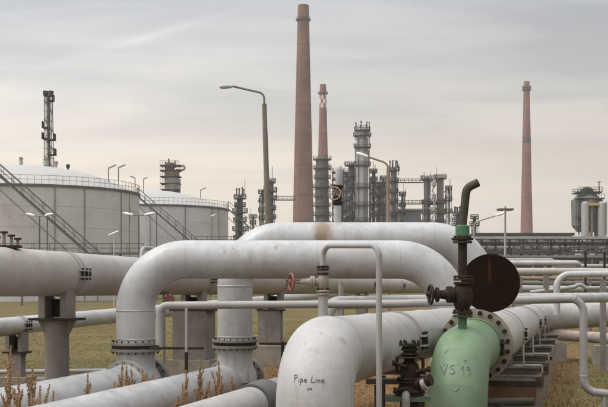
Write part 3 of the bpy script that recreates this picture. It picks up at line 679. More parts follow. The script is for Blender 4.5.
# --- large strapped pipe behind the green elbow, turning right
PG = lineto(476, 345, 62, 580, 296, 0.80)
g0 = PG(476); g1 = PG(540); dG = (g1 - g0).normalized()
gend = at(640, 312, 33.5)
tcor = g0 + dG * ((33.0 - g0.y) / dG.y)
bigR = thing('pipeline', 'large pale pipeline behind the green elbow turning right over the grass', 'pipe', (g0.x, g0.y, 0))
ptsG = fillet([g0, tcor, Vector((gend.x, 33.6, hz(312, 33.6))), Vector((26, 34.5, hz(312, 33.6)))], [1.5, 5], 12)
pipe('pipe_shell', ptsG, 0.40, M_pline, bigR, 56)
for px in (500, 522, 529, 535): strap(bigR, PG(px), dG, 0.40, M_seam, M_dark, gap=0.07)
for k in range(5):
    cz = 2.45 + k * 3.4
    q = g0 + dG * cz
    root = thing('pipe_stand', ['low stepped concrete stand right behind the green elbow flange', 'second low concrete stand under the strapped pipe behind the green elbow', 'third low concrete stand under the strapped pipe behind the green elbow', 'fourth low concrete stand under the strapped pipe', 'farthest low concrete stand under the strapped pipe where it turns'][k], 'pipe stand', (q.x, q.y, 0), 'concrete stands under the strapped pipe')
    zt = q.z - 0.42
    b = MB(); b.box((q.x + 0.18, q.y, (zt - 0.14 - 0.1) / 2), (0.95, 0.35, zt - 0.14 + 0.1), -0.18); b.build('block', M_oconc, root, smooth=False)
    b = MB()
    b.box((q.x + 0.2, q.y, zt), (1.1, 0.4, 0.03), -0.18); b.box((q.x + 0.2, q.y, zt - 0.07), (1.05, 0.02, 0.11), -0.18); b.box((q.x + 0.2, q.y, zt - 0.125), (1.1, 0.4, 0.025), -0.18)
    b.build('beam', M_steel, root, smooth=False)
    for s_ in (-1, 1):
        b = MB(); b.box((q.x + s_ * 0.3, q.y, zt + 0.11), (0.06, 0.3, 0.2), -0.18); b.build('saddle', M_steel, root, smooth=False)
    if k < 3:
        b = MB(); b.box((q.x + 0.2, q.y - 0.21, zt - 0.42), (0.86, 0.05, 0.26), -0.18); b.build('rusty_board', mat('rusty_board', (0.12, 0.07, 0.04), 0.9, var=0.45, dirt=(0.1, 0.05, 0.03), dirt_amt=0.8, scale=5, streak=0.5, bump=0.3, spec=0.1), root, smooth=False)
        b = MB(); b.box((q.x + 0.2, q.y - 0.2, zt - 0.24), (1.0, 0.06, 0.07), -0.18); b.build('gap_strip', M_dark, root, smooth=False)  # dark strip added as the shaded gap between beam and board
    b = MB(); x = q.x + 0.44; y = q.y - 0.26
    b.tube(fillet([(x, y, zt + 0.34), (x, y, zt + 0.03), (x + 0.27, y - 0.04, zt + 0.03), (x + 0.27, y - 0.04, zt - 0.08)], 0.03, 5), 0.013, 8); b.build('hook_rod', M_farl, root)
# reducing flange and green elbow
fl = thing('green_elbow', 'light green elbow pipe bolted to the big flange, chalk writing on it', 'pipe', (g0.x, g0.y, 0))
q = MB(); q.disc(g0 - dG * 0.035, dG, 0.30, 0.475, 0.06, 64); q.build('flange', M_tan, bigR)
q = MB(); q.disc(g0 - dG * 0.085, dG, 0.31, 0.40, 0.035, 56); q.build('spacer', M_dark, bigR)
q = MB(); q.disc(g0 - dG * 0.135, dG, 0.30, 0.465, 0.06, 64); q.build('flange', M_tan, fl)
bolts(fl, g0 - dG * 0.135, -dG, 0.42, 20, M_vrust, 0.03, 0.03, both=False)
ge = Vector((gx(456.5, 12.0), 12.0, g0.z - 0.02))
gs = g0 - dG * 0.16
gpts = fillet([gs, Vector((ge.x, ge.y, ge.z)), Vector((ge.x, ge.y, -0.3))], 0.80, 30)
rs = []
gp = resample(gpts, 0.5); acc = 0
for i, p in enumerate(gp):
    if i: acc += (p - gp[i - 1]).length
    rs.append(0.325 + 0.03 * max(0, 1 - acc / 0.25))
q = MB(); q.tube(gp, rs, 72); gshell = q.build('pipe_shell', M_green, fl)
d_ = (ge - gs).normalized()
q = MB(); q.lathe(gs + d_ * 0.30, d_, [(-0.015, 0.32), (-0.015, 0.334), (0.015, 0.334), (0.015, 0.32)], 48); q.build('band', M_green3, fl)
strap(fl, gs + d_ * 0.22, -d_, 0.335, M_dark, M_dark, gap=0.02)
# second coat of paint, lapped round the bend
arc = fillet([gs, ge, Vector((ge.x, ge.y, -0.3))], 0.80, 60)[1:-1]
def coat(i0, i1, r_, m, end=None):
    q = MB(); pts = arc[i0:i1 + 1] + ([end] if end else []); rr = [r_] * len(pts); q.tube(pts, rr, 72, cap=False)
    d0 = (pts[0] - pts[1]).normalized(); q.lathe(pts[0], d0, [(0, r_), (0.003, r_ - 0.004)], 72)
    return q.build('paint_coat', m, fl)
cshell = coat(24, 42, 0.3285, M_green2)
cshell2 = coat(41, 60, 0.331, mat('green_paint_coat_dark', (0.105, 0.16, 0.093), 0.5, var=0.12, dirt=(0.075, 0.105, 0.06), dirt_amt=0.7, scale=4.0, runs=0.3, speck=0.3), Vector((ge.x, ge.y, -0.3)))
VS = [[(0, 1.0), (0.35, 0.0), (0.75, 1.05)], [(1.45, 0.95), (1.15, 1.0), (1.0, 0.78), (1.35, 0.52), (1.4, 0.2), (1.05, 0.08), (0.9, 0.2)],
      [(2.1, 0.6), (2.4, 1.0), (2.35, 0.1)], [(3.1, 0.75), (2.85, 0.9), (2.75, 0.6), (3.0, 0.5), (3.12, 0.8), (3.1, 0.3), (2.85, -0.05)],
      [(2.55, 1.55), (2.8, 1.6)], [(2.6, 1.35), (2.85, 1.4)]]
write(VS, Vector((gx(447.5, 11.4), 11.4, hz(378.5, 11.4))), 0.100, cshell, M_ink2, 0.0034, fl, 'pen_stroke', 0, -0.03)
chalk = mat('blue_chalk', (0.17, 0.26, 0.23), 0.8, var=0.3, scale=20)
write([[(0, 0.2), (0.5, 0.25), (1.0, 0.0), (1.15, -0.6), (0.9, -0.9)]], Vector((gx(452, 11.3), 11.3, hz(386, 11.3))), 0.11, cshell2, chalk, 0.009, fl, 'chalk_mark')
write([[(0, 0), (0.05, 0.6)], [(0.25, 1.0), (0.5, 1.3)]], Vector((gx(450, 11.5), 11.5, hz(369, 11.5))), 0.13, cshell, chalk, 0.008, fl, 'chalk_mark')

# spectacle blind disc standing on the flange
dc = at(490.5, 283, 14.05)
sb = thing('blind_disc', 'dark brown rusty disc plate standing up from the green elbow flange', 'disc', (dc.x, dc.y, hz(313, 14.05)))
dd = Vector((0.12, 1, 0)).normalized()
q = MB(); q.disc(dc, dd, 0, 0.372, 0.035, 72); q.build('plate', M_rust, sb)
q = MB(); v = (g0 - dG * 0.085) - dc; v.normalize(); sx = v.cross(dd).normalized()
q.obox(dc + v * 0.42, sx, dd, v, (0.13, 0.032, 0.18)); q.build('neck', M_rust, sb, smooth=False)

# riser with hand valve on the green elbow
zg = 12.55; vx = gx(462.5, zg)
def gz(y): return hz(y, zg)
ris = thing('riser_valve', 'rusty green riser with hand valve and bent top on the green elbow', 'valve', (vx, zg, gz(328)))
q = MB(); q.tube([(vx, zg, gz(336)), (vx, zg, gz(314))], 0.05, 20); q.build('stub', M_green3, ris)
for i, (y, rr, m) in enumerate(((316, 0.11, M_vgrn), (312.5, 0.115, M_vrust), (283, 0.115, M_vrust), (279.5, 0.12, M_vrust), (276.5, 0.10, M_vrust), (242, 0.11, M_vgrn), (239, 0.125, M_vrust), (236.5, 0.085, M_vgrn))):
    q = MB(); q.disc((vx + (0.015 if 270 < y < 290 else 0), zg, gz(y)), (0, 0, 1), 0, rr, 0.026, 28); q.build('flange', m, ris)
mb2 = bolt_mesh(M_vrust, 0.014)
for k in range(8):
    a = k * PI / 4 + 0.2
    for y in (311.3, 317, 278, 284.4, 238, 243): share('bolt', mb2, (vx + 0.095 * math.cos(a), zg + 0.095 * math.sin(a), gz(y)), ris)
q = MB(); q.lathe((vx, zg, 0), (0, 0, 1), [(gz(312), 0.06), (gz(308), 0.085), (gz(302), 0.11), (gz(293), 0.12), (gz(288), 0.10), (gz(283), 0.07)], 28); q.build('valve_body', M_vrust, ris)
q = MB(); q.tube([(vx, zg, gz(280)), (vx, zg, gz(240))], 0.052, 20); q.build('riser', M_vrust, ris)
q = MB(); q.lathe((vx, zg, 0), (0, 0, 1), [(gz(237.5), 0.06), (gz(237), 0.08), (gz(226), 0.08), (gz(225), 0.055)], 24); q.build('sleeve', M_green3, ris)
pts = fillet([(vx, zg, gz(226)), (vx + 0.045, zg, gz(188)), (vx + 0.18, zg, gz(182.5))], 0.11, 10)
q = MB(); q.tube(pts, 0.048, 20, cap=False); q.tube(list(reversed(pts)), 0.040, 16, cap=False); q.build('bent_outlet', M_vgrn, ris)
yv = gz(294.5)
q = MB(); q.lathe((vx, zg, yv), (-1, -0.15, 0), [(0.08, 0.07), (0.12, 0.075), (0.12, 0.095), (0.145, 0.095), (0.145, 0.088), (0.155, 0.088), (0.155, 0.095), (0.18, 0.095), (0.18, 0.06), (0.24, 0.045), (0.28, 0.04), (0.28, 0.02), (0.42, 0.018)], 24); q.build('bonnet', M_vrust, ris)
q = MB()
for s_ in (-1, 1): q.bar((vx - 0.17, zg - 0.03, yv + s_ * 0.05), (vx - 0.33, zg - 0.05, yv + s_ * 0.025), 0.02)
q.build('yoke', M_vrust, ris)
wheel((vx - 0.37, zg - 0.055, yv), (1, 0.15, 0), 0.105, 0.016, M_vrust, ris)
q = MB(); q.disc((vx - 0.295, zg - 0.045, yv), (1, 0.15, 0), 0, 0.085, 0.028, 20); q.build('stop_collar', M_vrust, ris)

# dark valve between the two front pipes
zd = 10.6; dx = gx(409.5, zd)
def dz(y): return hz(y, zd)
dk = thing('gate_valve', 'rusty dark gate valve standing between the elbow pipe and green elbow', 'valve', (dx, zd, 0))
q = MB(); q.lathe((dx, zd, 0), (0, 0, 1), [(dz(343), 0), (dz(343), 0.10), (dz(346), 0.10), (dz(346.5), 0.065), (dz(352), 0.06), (dz(354), 0.09), (dz(356), 0.055), (dz(361), 0.05), (dz(364), 0.085), (dz(369), 0.095), (dz(376), 0.08), (dz(381), 0.09), (dz(385), 0.10), (dz(389), 0.12), (dz(395), 0.14), (dz(396), 0.09), (dz(420), 0.08)], 28); q.build('valve_body', M_vrust, dk)
q = MB(); q.disc((dx, zd, dz(357)), (0, 0, 1), 0.0, 0.14, 0.016, 24); q.build('handwheel_plate', M_vrust, dk)
for y_, r_ in ((349.5, 0.085), (378.5, 0.125), (381.5, 0.125), (391, 0.15)):
    q = MB(); q.disc((dx, zd, dz(y_)), (0, 0, 1), 0.0, r_, 0.018, 20); q.build('flange', M_vrust, dk)
    for k in range(8): share('bolt', bolt_mesh(M_vrust, 0.012), (dx + (r_ - 0.02) * math.cos(k * PI / 4), zd + (r_ - 0.02) * math.sin(k * PI / 4), dz(y_)), dk)
for (ox, oy, oz, ex, ey) in ((-0.04, -0.1, 366, -0.16, 362), (0.05, -0.1, 371, 0.17, 368), (-0.03, -0.11, 387, -0.15, 389)):
    q = MB(); q.tube([(dx + ox, zd + oy, dz(oz)), (dx + ex, zd + oy - 0.02, dz(ey))], 0.018, 8); q.lathe((dx + ex, zd + oy - 0.02, dz(ey)), (ex, 0, 0), [(-0.015, 0), (-0.015, 0.03), (0.015, 0.03), (0.015, 0)], 8); q.build('fitting', M_vrust, dk)
for k in range(6):
    a = k * PI / 3; share('bolt', bolt_mesh(M_vrust, 0.016), (dx + 0.085 * math.cos(a), zd + 0.085 * math.sin(a), dz(343)), dk)
for s_ in (-1, 1):
    q = MB(); q.tube(fillet([(dx + s_ * 0.05, zd - 0.05, dz(352)), (dx + s_ * 0.125, zd - 0.05, dz(358)), (dx + s_ * 0.125, zd - 0.05, dz(370)), (dx + s_ * 0.05, zd - 0.05, dz(376))], 0.03, 5), 0.016, 8); q.build('yoke_arm', M_vrust, dk)
q = MB(); q.tube([(dx + 0.03, zd - 0.06, dz(384)), (dx + 0.19, zd - 0.16, dz(378))], [0.05, 0.055], 16); q.build('side_nozzle', M_vrust, dk)
q = MB(); q.lathe((dx + 0.13, zd - 0.14, dz(382.5)), (0.16, -0.1, 0.07), [(-0.02, 0.058), (0.02, 0.06), (0.02, 0)], 16); q.build('nozzle_ring', M_farl, dk)
q = MB(); q.box((dx - 0.02, zd, dz(398)), (0.42, 0.24, 0.05)); q.build('base_flange', mat('dull_green', (0.085, 0.13, 0.08), 0.7, var=0.3, scale=8, dirt=(0.08, 0.05, 0.03), dirt_amt=0.6), dk, smooth=False)
q = MB(); q.tube(fillet([(dx - 0.05, zd - 0.17, 0.1), (dx - 0.05, zd - 0.17, dz(394)), (dx - 0.03, zd, dz(392))], 0.06, 8), 0.04, 14); q.build('drain_bend', M_flange, dk)
q = MB(); q.tube([(dx, zd, dz(400)), (dx, zd, -0.1)], 0.09, 20); q.build('lower_pipe', M_vrust, dk)
# low dark beams behind it
for (x0, x1, y, zz, lab) in ((372, 425, 371.5, 15.5, 'upper rusty cross beam seen under the elbow pipe'), (366, 428, 381, 15.2, 'lower rusty cross beam seen under the elbow pipe')):
    q = MB(); q.box(at((x0 + x1) / 2, y, zz), ((x1 - x0) / F * zz, 0.2, 0.07)); p = at((x0 + x1) / 2, y, zz); q.box((p.x - 0.25, p.y, p.z / 2 - 0.07), (0.12, 0.16, p.z - 0.04 + 0.06)); q.box((p.x + 0.3, p.y, p.z / 2 - 0.07), (0.12, 0.16, p.z - 0.04 + 0.06))
    tag(q.build('cross_beam', M_dark, smooth=False), lab, 'beam', 'cross beams under the elbow pipe')
q = MB(); q.tube([at(478, 402.5, 13.2), at(532, 401.5, 13.6)], 0.05, 14); q.tube([at(500, 403, 13.3), Vector((gx(500, 13.3), 13.3, -0.05))], 0.04, 10)
tag(q.build('green_low_pipe', M_vgrn), 'short dull green pipe low down right of the green elbow', 'pipe')

rnd = random.Random(3)
def frame(label, x0, x1, ytop, z, levels, m, dep=6.0, drums=5):
    a, b = gx(x0, z), gx(x1, z); zt = hz(ytop, z); root = thing('steel_frame', label, 'frame', ((a + b) / 2, z, 0)); nb = max(1, round((b - a) / 4.0))
    for i in range(nb + 1):
        xx = a + (b - a) * i / nb
        for yy in (0, dep):
            q = MB(); q.box((xx, z + yy, zt / 2), (0.32, 0.32, zt)); q.build('post', m, root, smooth=False)
    for y in levels:
        h_ = hz(y, z); q = MB(); q.box(((a + b) / 2, z + dep / 2, h_), (b - a + 0.6, dep + 0.6, 0.25)); d_ = q.build('deck', M_fard, root, smooth=False)
        for yy in (-0.25, dep + 0.25):
            q = MB()
            for hh in (0.6, 1.1): q.bar((a, z + yy, h_ + hh), (b, z + yy, h_ + hh), 0.09)
            for i in range(nb * 3 + 1): q.bar((a + (b - a) * i / nb / 3, z + yy, h_), (a + (b - a) * i / nb / 3, z + yy, h_ + 1.1), 0.09)
            q.build('railing', M_far, d_, smooth=False)
    for i in range(nb):
        for j in range(len(levels) - 1):
            h0, h1 = hz(levels[j + 1], z), hz(levels[j], z); xa, xb = a + (b - a) * i / nb, a + (b - a) * (i + 1) / nb
            if (i + j) % 2: xa, xb = xb, xa
            q = MB(); q.bar((xa, z, h0), (xb, z, h1), 0.18); q.build('brace', m, root, smooth=False)
    for k in range(drums):
        xx = a + (b - a) * rnd.random(); h0 = hz(levels[rnd.randrange(len(levels))], z); rr = rnd.uniform(0.5, 0.95); hh = rnd.uniform(1.6, 3.0)
        q = MB(); q.lathe((xx, z + dep * 0.4, h0), (0, 0, 1), [(0, rr), (hh, rr), (hh + 0.4, 0)], 12); q.build('drum', rnd.choice((M_farl, M_fblue, M_far)), root)
    return root
# --- pipes on the right, middle distance
q = pipe('rusty_low_pipe', [at(541, 334, 33), at(640, 340, 31.5)], 0.16, mat('pale_rusty_pipe', (0.30, 0.25, 0.215), 0.7, var=0.2, dirt=(0.22, 0.10, 0.06), dirt_amt=0.9, scale=2.2, speck=0.4), None, 24)
tag(q, 'pale pipe with rusty patches lying low under the big right pipe', 'pipe')
for k, px in enumerate((556, 603)):
    zz = 32.6 - k * 0.8; q = MB(); q.box((gx(px, zz), zz, 0.2), (0.55, 0.4, 0.75), 0.0)
    tag(q.build('concrete_footing', M_conc, smooth=False), ('pale concrete footing behind the right vertical pipe' if k == 0 else 'pale concrete footing at the right edge under the low rusty pipe'), 'footing', 'footings of the low rusty pipe')
def rpipe(name, lab, pts, rr, m, bend=None, legs=()):
    root = thing(name, lab, 'pipe', (pts[0][0], pts[0][1], 0), 'pale pipes crossing at right')
    P_ = fillet(pts, bend, 10) if bend else pts
    pipe('pipe_shell', P_, rr, m, root, 24)
    for p in legs:
        q = MB(); q.box((p.x, p.y, p.z / 2 - rr / 2 - 0.05), (0.14, 0.14, p.z - rr + 0.1)); q.build('leg', M_steel, root, smooth=False)
    return root
z = 48
rpipe('crossing_pipe', 'pale pipe with downturned end, highest of those crossing at right', [at(470, 263, z), at(578, 263, z), at(581, 276, z + 1)], 0.115, M_white, 0.2, [at(500, 263, z), at(545, 263, z)])
rpipe('crossing_pipe', 'grey pipe crossing at right just below the highest pale one', [at(470, 271.5, 42), at(600, 271.5, 42), at(660, 274, 40)], 0.14, M_grey, 2.0, [at(547, 273, 42), at(520, 273, 42)])
rpipe('crossing_pipe', 'white bent pipe dropping down at its left end, right of the disc', [at(556.8, 315, 29), at(556.8, 274.5, 29), at(650, 273.5, 29)], 0.088, M_white, 0.34, [at(603, 276, 29)])
rpipe('crossing_pipe', 'thin pale pipe sagging over brown ground near the right edge', [at(530, 292.5, 45), at(574, 287, 45), at(580, 284, 45), at(586, 288, 45), at(650, 288, 45)], 0.085, M_farl, 0.2, [at(566, 290, 45), at(600, 290, 45)])
rpipe('crossing_pipe', 'low grey pipe behind the disc near the right edge', [at(470, 288, 52), at(650, 290, 52)], 0.16, M_farl, None, [at(545, 290, 52), at(590, 290, 52)])
rpipe('crossing_pipe', 'thin dark pipe just under the truss bridge at right', [at(480, 257.5, 88), at(660, 257.5, 88)], 0.16, M_far, None, [at(x, 257.5, 88) for x in (508, 533, 561, 592)])
rpipe('crossing_pipe', 'pale far pipe with many legs between the highest pale pipe and the bank', [at(480, 260, 76), at(552, 260, 76), at(556, 266, 76), at(660, 266, 76)], 0.14, M_farl, 0.25, [at(x, 266, 76) for x in (498, 522, 545, 570, 597)])
rpipe('crossing_pipe', 'thin brown pipe behind the white bent pipe at right', [at(480, 278, 62), at(660, 279, 62)], 0.11, M_fbrown, None, [at(x, 279, 62) for x in (515, 552, 590)])
rpipe('crossing_pipe', 'lowest dark thin pipe close above the ground at right', [at(480, 283.5, 70), at(660, 283.5, 70)], 0.15, M_far, None, [at(x, 284, 70) for x in (530, 575, 600)])
frame('small steel pipe rack with railings under the truss bridge', 520, 548, 252, 100, [257, 266, 275], M_far, 3.0, 0)
frame('low steel pipe rack near the right edge under the truss bridge', 572, 606, 254, 94, [259, 268, 277], M_far, 3.0, 0)
for px in (585.5, 604.5):
    q = MB(); zz = 50; q.box(at(px, 263, zz) - Vector((0, 0, hz(263, zz) / 2 - 0.2)), (0.09, 0.09, hz(263, zz) + 0.6)); q.box(Vector((gx(px, zz), zz, 0.05)), (0.25, 0.25, 0.16))
    tag(q.build('dark_post', M_dark, smooth=False), 'thin dark upright post among the right pipes, ' + ('farther from the edge' if px < 600 else 'nearest the right edge'), 'post', 'dark posts at right')

# ================================================================== background
# --- tanks
def tank(label, px, z, rpx, ywall, yapex, seams, lab_rail):
    r = rpx / F * z; x = gx(px, z); hw = hz(ywall, z - r); ha = hz(yapex, z)
    root = thing('storage_tank', label, 'tank', (x, z, 0), 'storage tanks')
    q = MB(); q.lathe((x, z, 0), (0, 0, 1), [(0, r), (hw, r)], 96); q.build('wall', M_tank, root)
    n = 10; Rr = (r * r + (ha - hw) ** 2) / (2 * (ha - hw))
    prof = [(ha - Rr + math.sqrt(max(0, Rr * Rr - (r * k / n) ** 2)), r * k / n * 0.999) for k in range(n, -1, -1)]
    q = MB(); q.lathe((x, z, 0), (0, 0, 1), prof, 72); q.build('roof', M_roof, root)
    q = MB(); q.lathe((x, z, hw), (0, 0, 1), [(-0.25, r), (-0.25, r + 0.16), (0.04, r + 0.16), (0.04, r - 0.1)], 96); q.build('rim', M_far, root)
    for hh in (0.24, 0.45, 0.64, 0.82):
        q = MB(); q.lathe((x, z, hw * hh), (0, 0, 1), [(-0.02, r), (-0.02, r + 0.02), (0.02, r + 0.02), (0.02, r)], 96); q.build('plate_seam', M_tank, root)
    q = MB(); n = 110; pr = []
    for k in range(n):
        a = 2 * PI * k / n; p = Vector((x + (r + 0.05) * math.cos(a), z + (r + 0.05) * math.sin(a), hw)); pr.append(p)
        q.bar(p, p + Vector((0, 0, 1.15)), 0.05)
    for hh in (0.6, 1.12):
        q.tube([p + Vector((0, 0, hh)) for p in pr + [pr[0]]], 0.035, 5, cap=False)
    q.build('railing', M_farl, root)
    for sx in seams:      # downpipes on the shell
        dxp = gx(sx, z - r) - x; dxp = max(-r * 0.97, min(r * 0.97, dxp)); yy = z - math.sqrt(r * r - dxp * dxp)
        q = MB(); q.tube([(x + dxp, yy - 0.12, 0), (x + dxp, yy - 0.12, hw)], 0.06, 8); q.build('downpipe', M_steel, root)
    return root, r, x, hw
t1, r1, x1, hw1 = tank('large pale storage tank at the left edge with a domed roof', 26, 150, 112, 183.5, 166.3, (52, 78.5, 109, 115), '')
t2, r2, x2, hw2 = tank('second storage tank, right of and behind the left tank', 149, 196, 79, 204, 190.5, (150, 184, 209, 215), '')
def stair(label, pa, pb, z, parent):
    """straight open stair with treads, stringers and handrails"""
    a, b = at(pa[0], pa[1], z), at(pb[0], pb[1], z); root = thing('tank_stair', label, 'stair', (b.x, z, b.z), 'tank stairs')
    up = Vector((0, 0, 1)); wv = Vector((0, 1.0, 0))
    for s_ in (0, 1):
        q = MB(); q.bar(a + wv * s_, b + wv * s_, 0.10, 0.22); q.build('stringer', M_far, root, smooth=False)
        q = MB(); L_ = (b - a).length; n = int(L_ / 1.6)
        q.tube([a + wv * s_ + up * 1.35, b + wv * s_ + up * 1.35], 0.05, 6); q.tube([a + wv * s_ + up * 0.75, b + wv * s_ + up * 0.75], 0.03, 6)
        for k in range(n + 1):
            p = a.lerp(b, k / n) + wv * s_; q.bar(p, p + up * 1.35, 0.05)
        q.build('handrail', M_far, root)
    n = int((b - a).length / 0.42); tm = MB(); tm.box((0, 0, 0), (0.3, 1.0, 0.04)); me = tm.mesh('tread', M_far, smooth=False)
    for k in range(n): share('tread', me, a.lerp(b, (k + 0.5) / n) + wv * 0.5 + up * 0.05, root)
    for k in (0.25, 0.6, 0.95):
        p = a.lerp(b, k) + wv * 0.5; q = MB(); q.bar((p.x, p.y, 0), p, 0.13); q.build('post', M_far, root, smooth=False)
    q = MB(); q.tube([a + up * -1.5, b + up * -1.5 - Vector((0.5, 0, 0))], 0.06, 6); q.build('pipe_run', M_far, root)
    return root
stair('long open steel stair slanting down across the left tank', (-40, 141), (104, 268), 131.5, t1)
stair('open steel stair slanting down across the second tank', (137, 196), (214, 262), 177, t2)
stair('short open stair going down right of the second tank', (228, 209), (262, 238), 190, t2)
for (px, y0, y1, wd, lab, top) in ((21, 157, 168, 0.22, 'small white vent with brown cap on the left tank roof, leftmost', M_fbrown), (46, 158, 169, 0.32, 'white vent with brown cap left of the lattice mast foot', M_fbrown), (56, 161, 169, 0.22, 'white vent with brown cap right of the lattice mast foot', M_fbrown), (68, 164, 171, 0.22, 'short dark vent on the left tank roof', M_fard)):
    z = 150; q = MB(); x = gx(px, z)
    root = thing('roof_vent', lab, 'vent', (x, z, hz(y1 + 3, z)), 'vents on the left tank roof')
    q.lathe((x, z, 0), (0, 0, 1), [(hz(y1 + 5, z), wd * 0.6), (hz(y1 - 3, z), wd * 0.6), (hz(y1 - 3.5, z), wd * 1.1), (hz(y0 + 2, z), wd * 1.2)], 12); q.build('stack', M_roof if top is M_fbrown else M_fard, root)
    q = MB(); q.lathe((x, z, 0), (0, 0, 1), [(hz(y0 + 2.5, z), 0), (hz(y0 + 2.5, z), wd * 1.25), (hz(y0 + 0.6, z), wd * 1.2), (hz(y0, z), 0)], 12); q.build('cap', top, root)
# roof flood lights
def floodlight(label, px, ytop, ybase, z, dirx, group, l=0.95):
    a = at(px, ytop, z); base = hz(ybase, z)
    root = thing('floodlight', label, 'lamp', (a.x, z, base), group)
    q = MB(); q.tube([(a.x, z, base), (a.x, z, a.z)], 0.06, 6); q.build('post', M_far, root)
    q = MB(); q.obox(a + Vector((dirx * l * 0.45, 0, l * 0.17)), Vector((dirx, 0, 0.42)).normalized(), Vector((0, 1, 0)), Vector((-0.42 * dirx, 0, 1)).normalized(), (l, 0.3, 0.17)); q.build('lamp_head', M_farl, root, smooth=False)
tz = 146
floodlight('left of the twin floodlights on the left tank rim', 108.5, 168, 183, tz, 1, 'roof floodlights', 1.1)
floodlight('right of the twin floodlights on the left tank rim', 118.5, 167.5, 184, tz, 1, 'roof floodlights', 1.0)
floodlight('low floodlight by the right rim of the left tank, leaning left', 135, 178, 187, tz + 4, -1, 'roof floodlights', 0.7)
floodlight('low floodlight in the gap between the two tanks', 143.5, 179, 193, 185, 1, 'roof floodlights', 0.7)
floodlight('floodlight on the second tank roof', 200.5, 190, 200, 194, 1, 'roof floodlights', 1.1)
# lattice mast behind left tank
def lattice_mast():
    z = 172; x = gx(50.5, z); root = thing('lattice_mast', 'tall dark lattice mast behind the left tank roof', 'mast', (x, z, 0))
    zt = hz(93, z); w0, w1 = 0.80, 0.5
    def wd(h): return w0 + (w1 - w0) * h / zt
    for s1 in (-1, 1):
        for s2 in (-1, 1):
            q = MB(); q.bar((x + s1 * w0, z + s2 * w0, 0), (x + s1 * w1 - 0.35, z + s2 * w1, zt), 0.11); q.build('mast_leg', M_far, root, smooth=False)
    n = 22
    for k in range(n):
        h0, h1 = zt * k / n, zt * (k + 1) / n; a0, a1 = wd(h0), wd(h1); o0, o1 = -0.35 * k / n, -0.35 * (k + 1) / n
        for s2 in (-1, 1):
            sg = 1 if k % 2 else -1
            q = MB(); q.bar((x - sg * a0 + o0, z + s2 * a0, h0), (x + sg * a1 + o1, z + s2 * a1, h1), 0.08); q.bar((x - a1 + o1, z + s2 * a1, h1), (x + a1 + o1, z + s2 * a1, h1), 0.07); q.build('brace', M_far, root, smooth=False)
    q = MB(); q.tube([(x, z, 0), (x - 0.35, z, zt - 0.3)], 0.26, 10); q.build('flue', M_far, root)
    for (yy, sd, ww) in ((139, -1, 0.8), (128, -1, 0.7), (140, 1, 0.8), (101, 1, 0.6), (155, 1, 0.9)):
        h0 = hz(yy, z); o = -0.35 * h0 / zt; q = MB(); q.box((x + o + sd * wd(h0) * 0.9, z, h0), (ww * 1.2, 1.6, 0.12)); q.box((x + o + sd * (wd(h0) * 0.9 + ww * 0.5), z, h0 + 0.5), (0.08, 1.6, 1.0)); q.build('platform', M_fard, root, smooth=False)
    for s_ in (-1, 1):
        q = MB(); q.lathe((x - 0.35 + s_ * 0.42, z, 0), (0, 0, 1), [(zt - 0.6, 0.2), (zt - 0.4, 0.38), (zt + 0.3, 0.42), (zt + 0.35, 0)], 10); q.build('tip', M_fard, root)
lattice_mast()
# raised walkway with railing in front of the tanks
def walkway(label, x0, x1, ytop, z, ydeck):
    a, b = at(x0, ydeck, z), at(x1, ydeck, z); root = thing('walkway', label, 'walkway', (a.x, z, 0))
    q = MB(); q.box(((a.x + b.x) / 2, z, a.z - 0.1), (b.x - a.x, 1.0, 0.2)); q.build('deck', M_far, root, smooth=False)
    q = MB(); hr = hz(ytop, z); n = max(3, int((b.x - a.x) / 1.6))
    for s_ in (-0.45, 0.45):
        for hh in (hr, (hr + a.z) / 2): q.tube([(a.x, z + s_, hh), (b.x, z + s_, hh)], 0.035, 6)
        for k in range(n + 1):
            xx = a.x + (b.x - a.x) * k / n; q.bar((xx, z + s_, a.z), (xx, z + s_, hr), 0.05)
    q.build('railing', M_far, root, smooth=False)
    for k in range(int((b.x - a.x) / 5) + 1):
        xx = a.x + 0.3 + k * 5; q = MB(); q.box((xx, z, (a.z - 0.2) / 2), (0.2, 0.2, a.z - 0.2)); q.build('leg', M_far, root, smooth=False)
    return root
walkway('raised walkway with thin railing in front of the left tank', -30, 143, 243.5, 112, 252.5)
walkway('short walkway with railing at the foot of the second tank', 195, 243, 236.5, 150, 243)
# street lamps
def double_lamp(label, px, yhead, z, half, tilt, group='double-headed lamps by the tanks'):
    x = gx(px, z); top = hz(yhead + 2, z); root = thing('street_lamp', label, 'lamp', (x, z, 0), group)
    q = MB(); q.lathe((x, z, 0), (0, 0, 1), [(0, 0.11), (top, 0.06), (top, 0)], 10); q.build('pole', M_far, root)
    for s_ in (-1, 1):
        e_ = Vector((x + s_ * half, z, top + half * tilt)); m_ = Vector((x + s_ * half * 0.35, z, top + half * tilt * 0.2))
        q = MB(); q.tube([(x, z, top), m_], 0.035, 6); q.build('arm', M_far, root)
        d = (e_ - m_).normalized(); q = MB(); q.lathe(m_, d, [(0, 0.04), (0.1, 0.11), ((e_ - m_).length * 0.6, 0.14), ((e_ - m_).length, 0.05)], 8); q.build('lamp_head', M_lampw, root)
double_lamp('double-headed street lamp in front of the left tank', 39.5, 214.5, 100, 1.25, 0.22)
double_lamp('double-headed street lamp at the right edge of the left tank', 138.7, 213.5, 100, 1.45, 0.16)
def tilted_lamp(label, px, y, z, half):
    x = gx(px, z); top = hz(y, z); root = thing('street_lamp', label, 'lamp', (x, z, 0))
    q = MB(); q.lathe((x, z, 0), (0, 0, 1), [(0, 0.05), (top - 0.1, 0.035), (top - 0.1, 0)], 8); q.build('pole', M_tank, root)
    q = MB(); q.lathe(Vector((x - half, z, top - half * 0.42)), (1, 0, 0.42), [(0, 0.03), (0.2, 0.08), (half * 1.6, 0.09), (half * 2.1, 0.03)], 8); q.build('lamp_head', M_lampw, root)
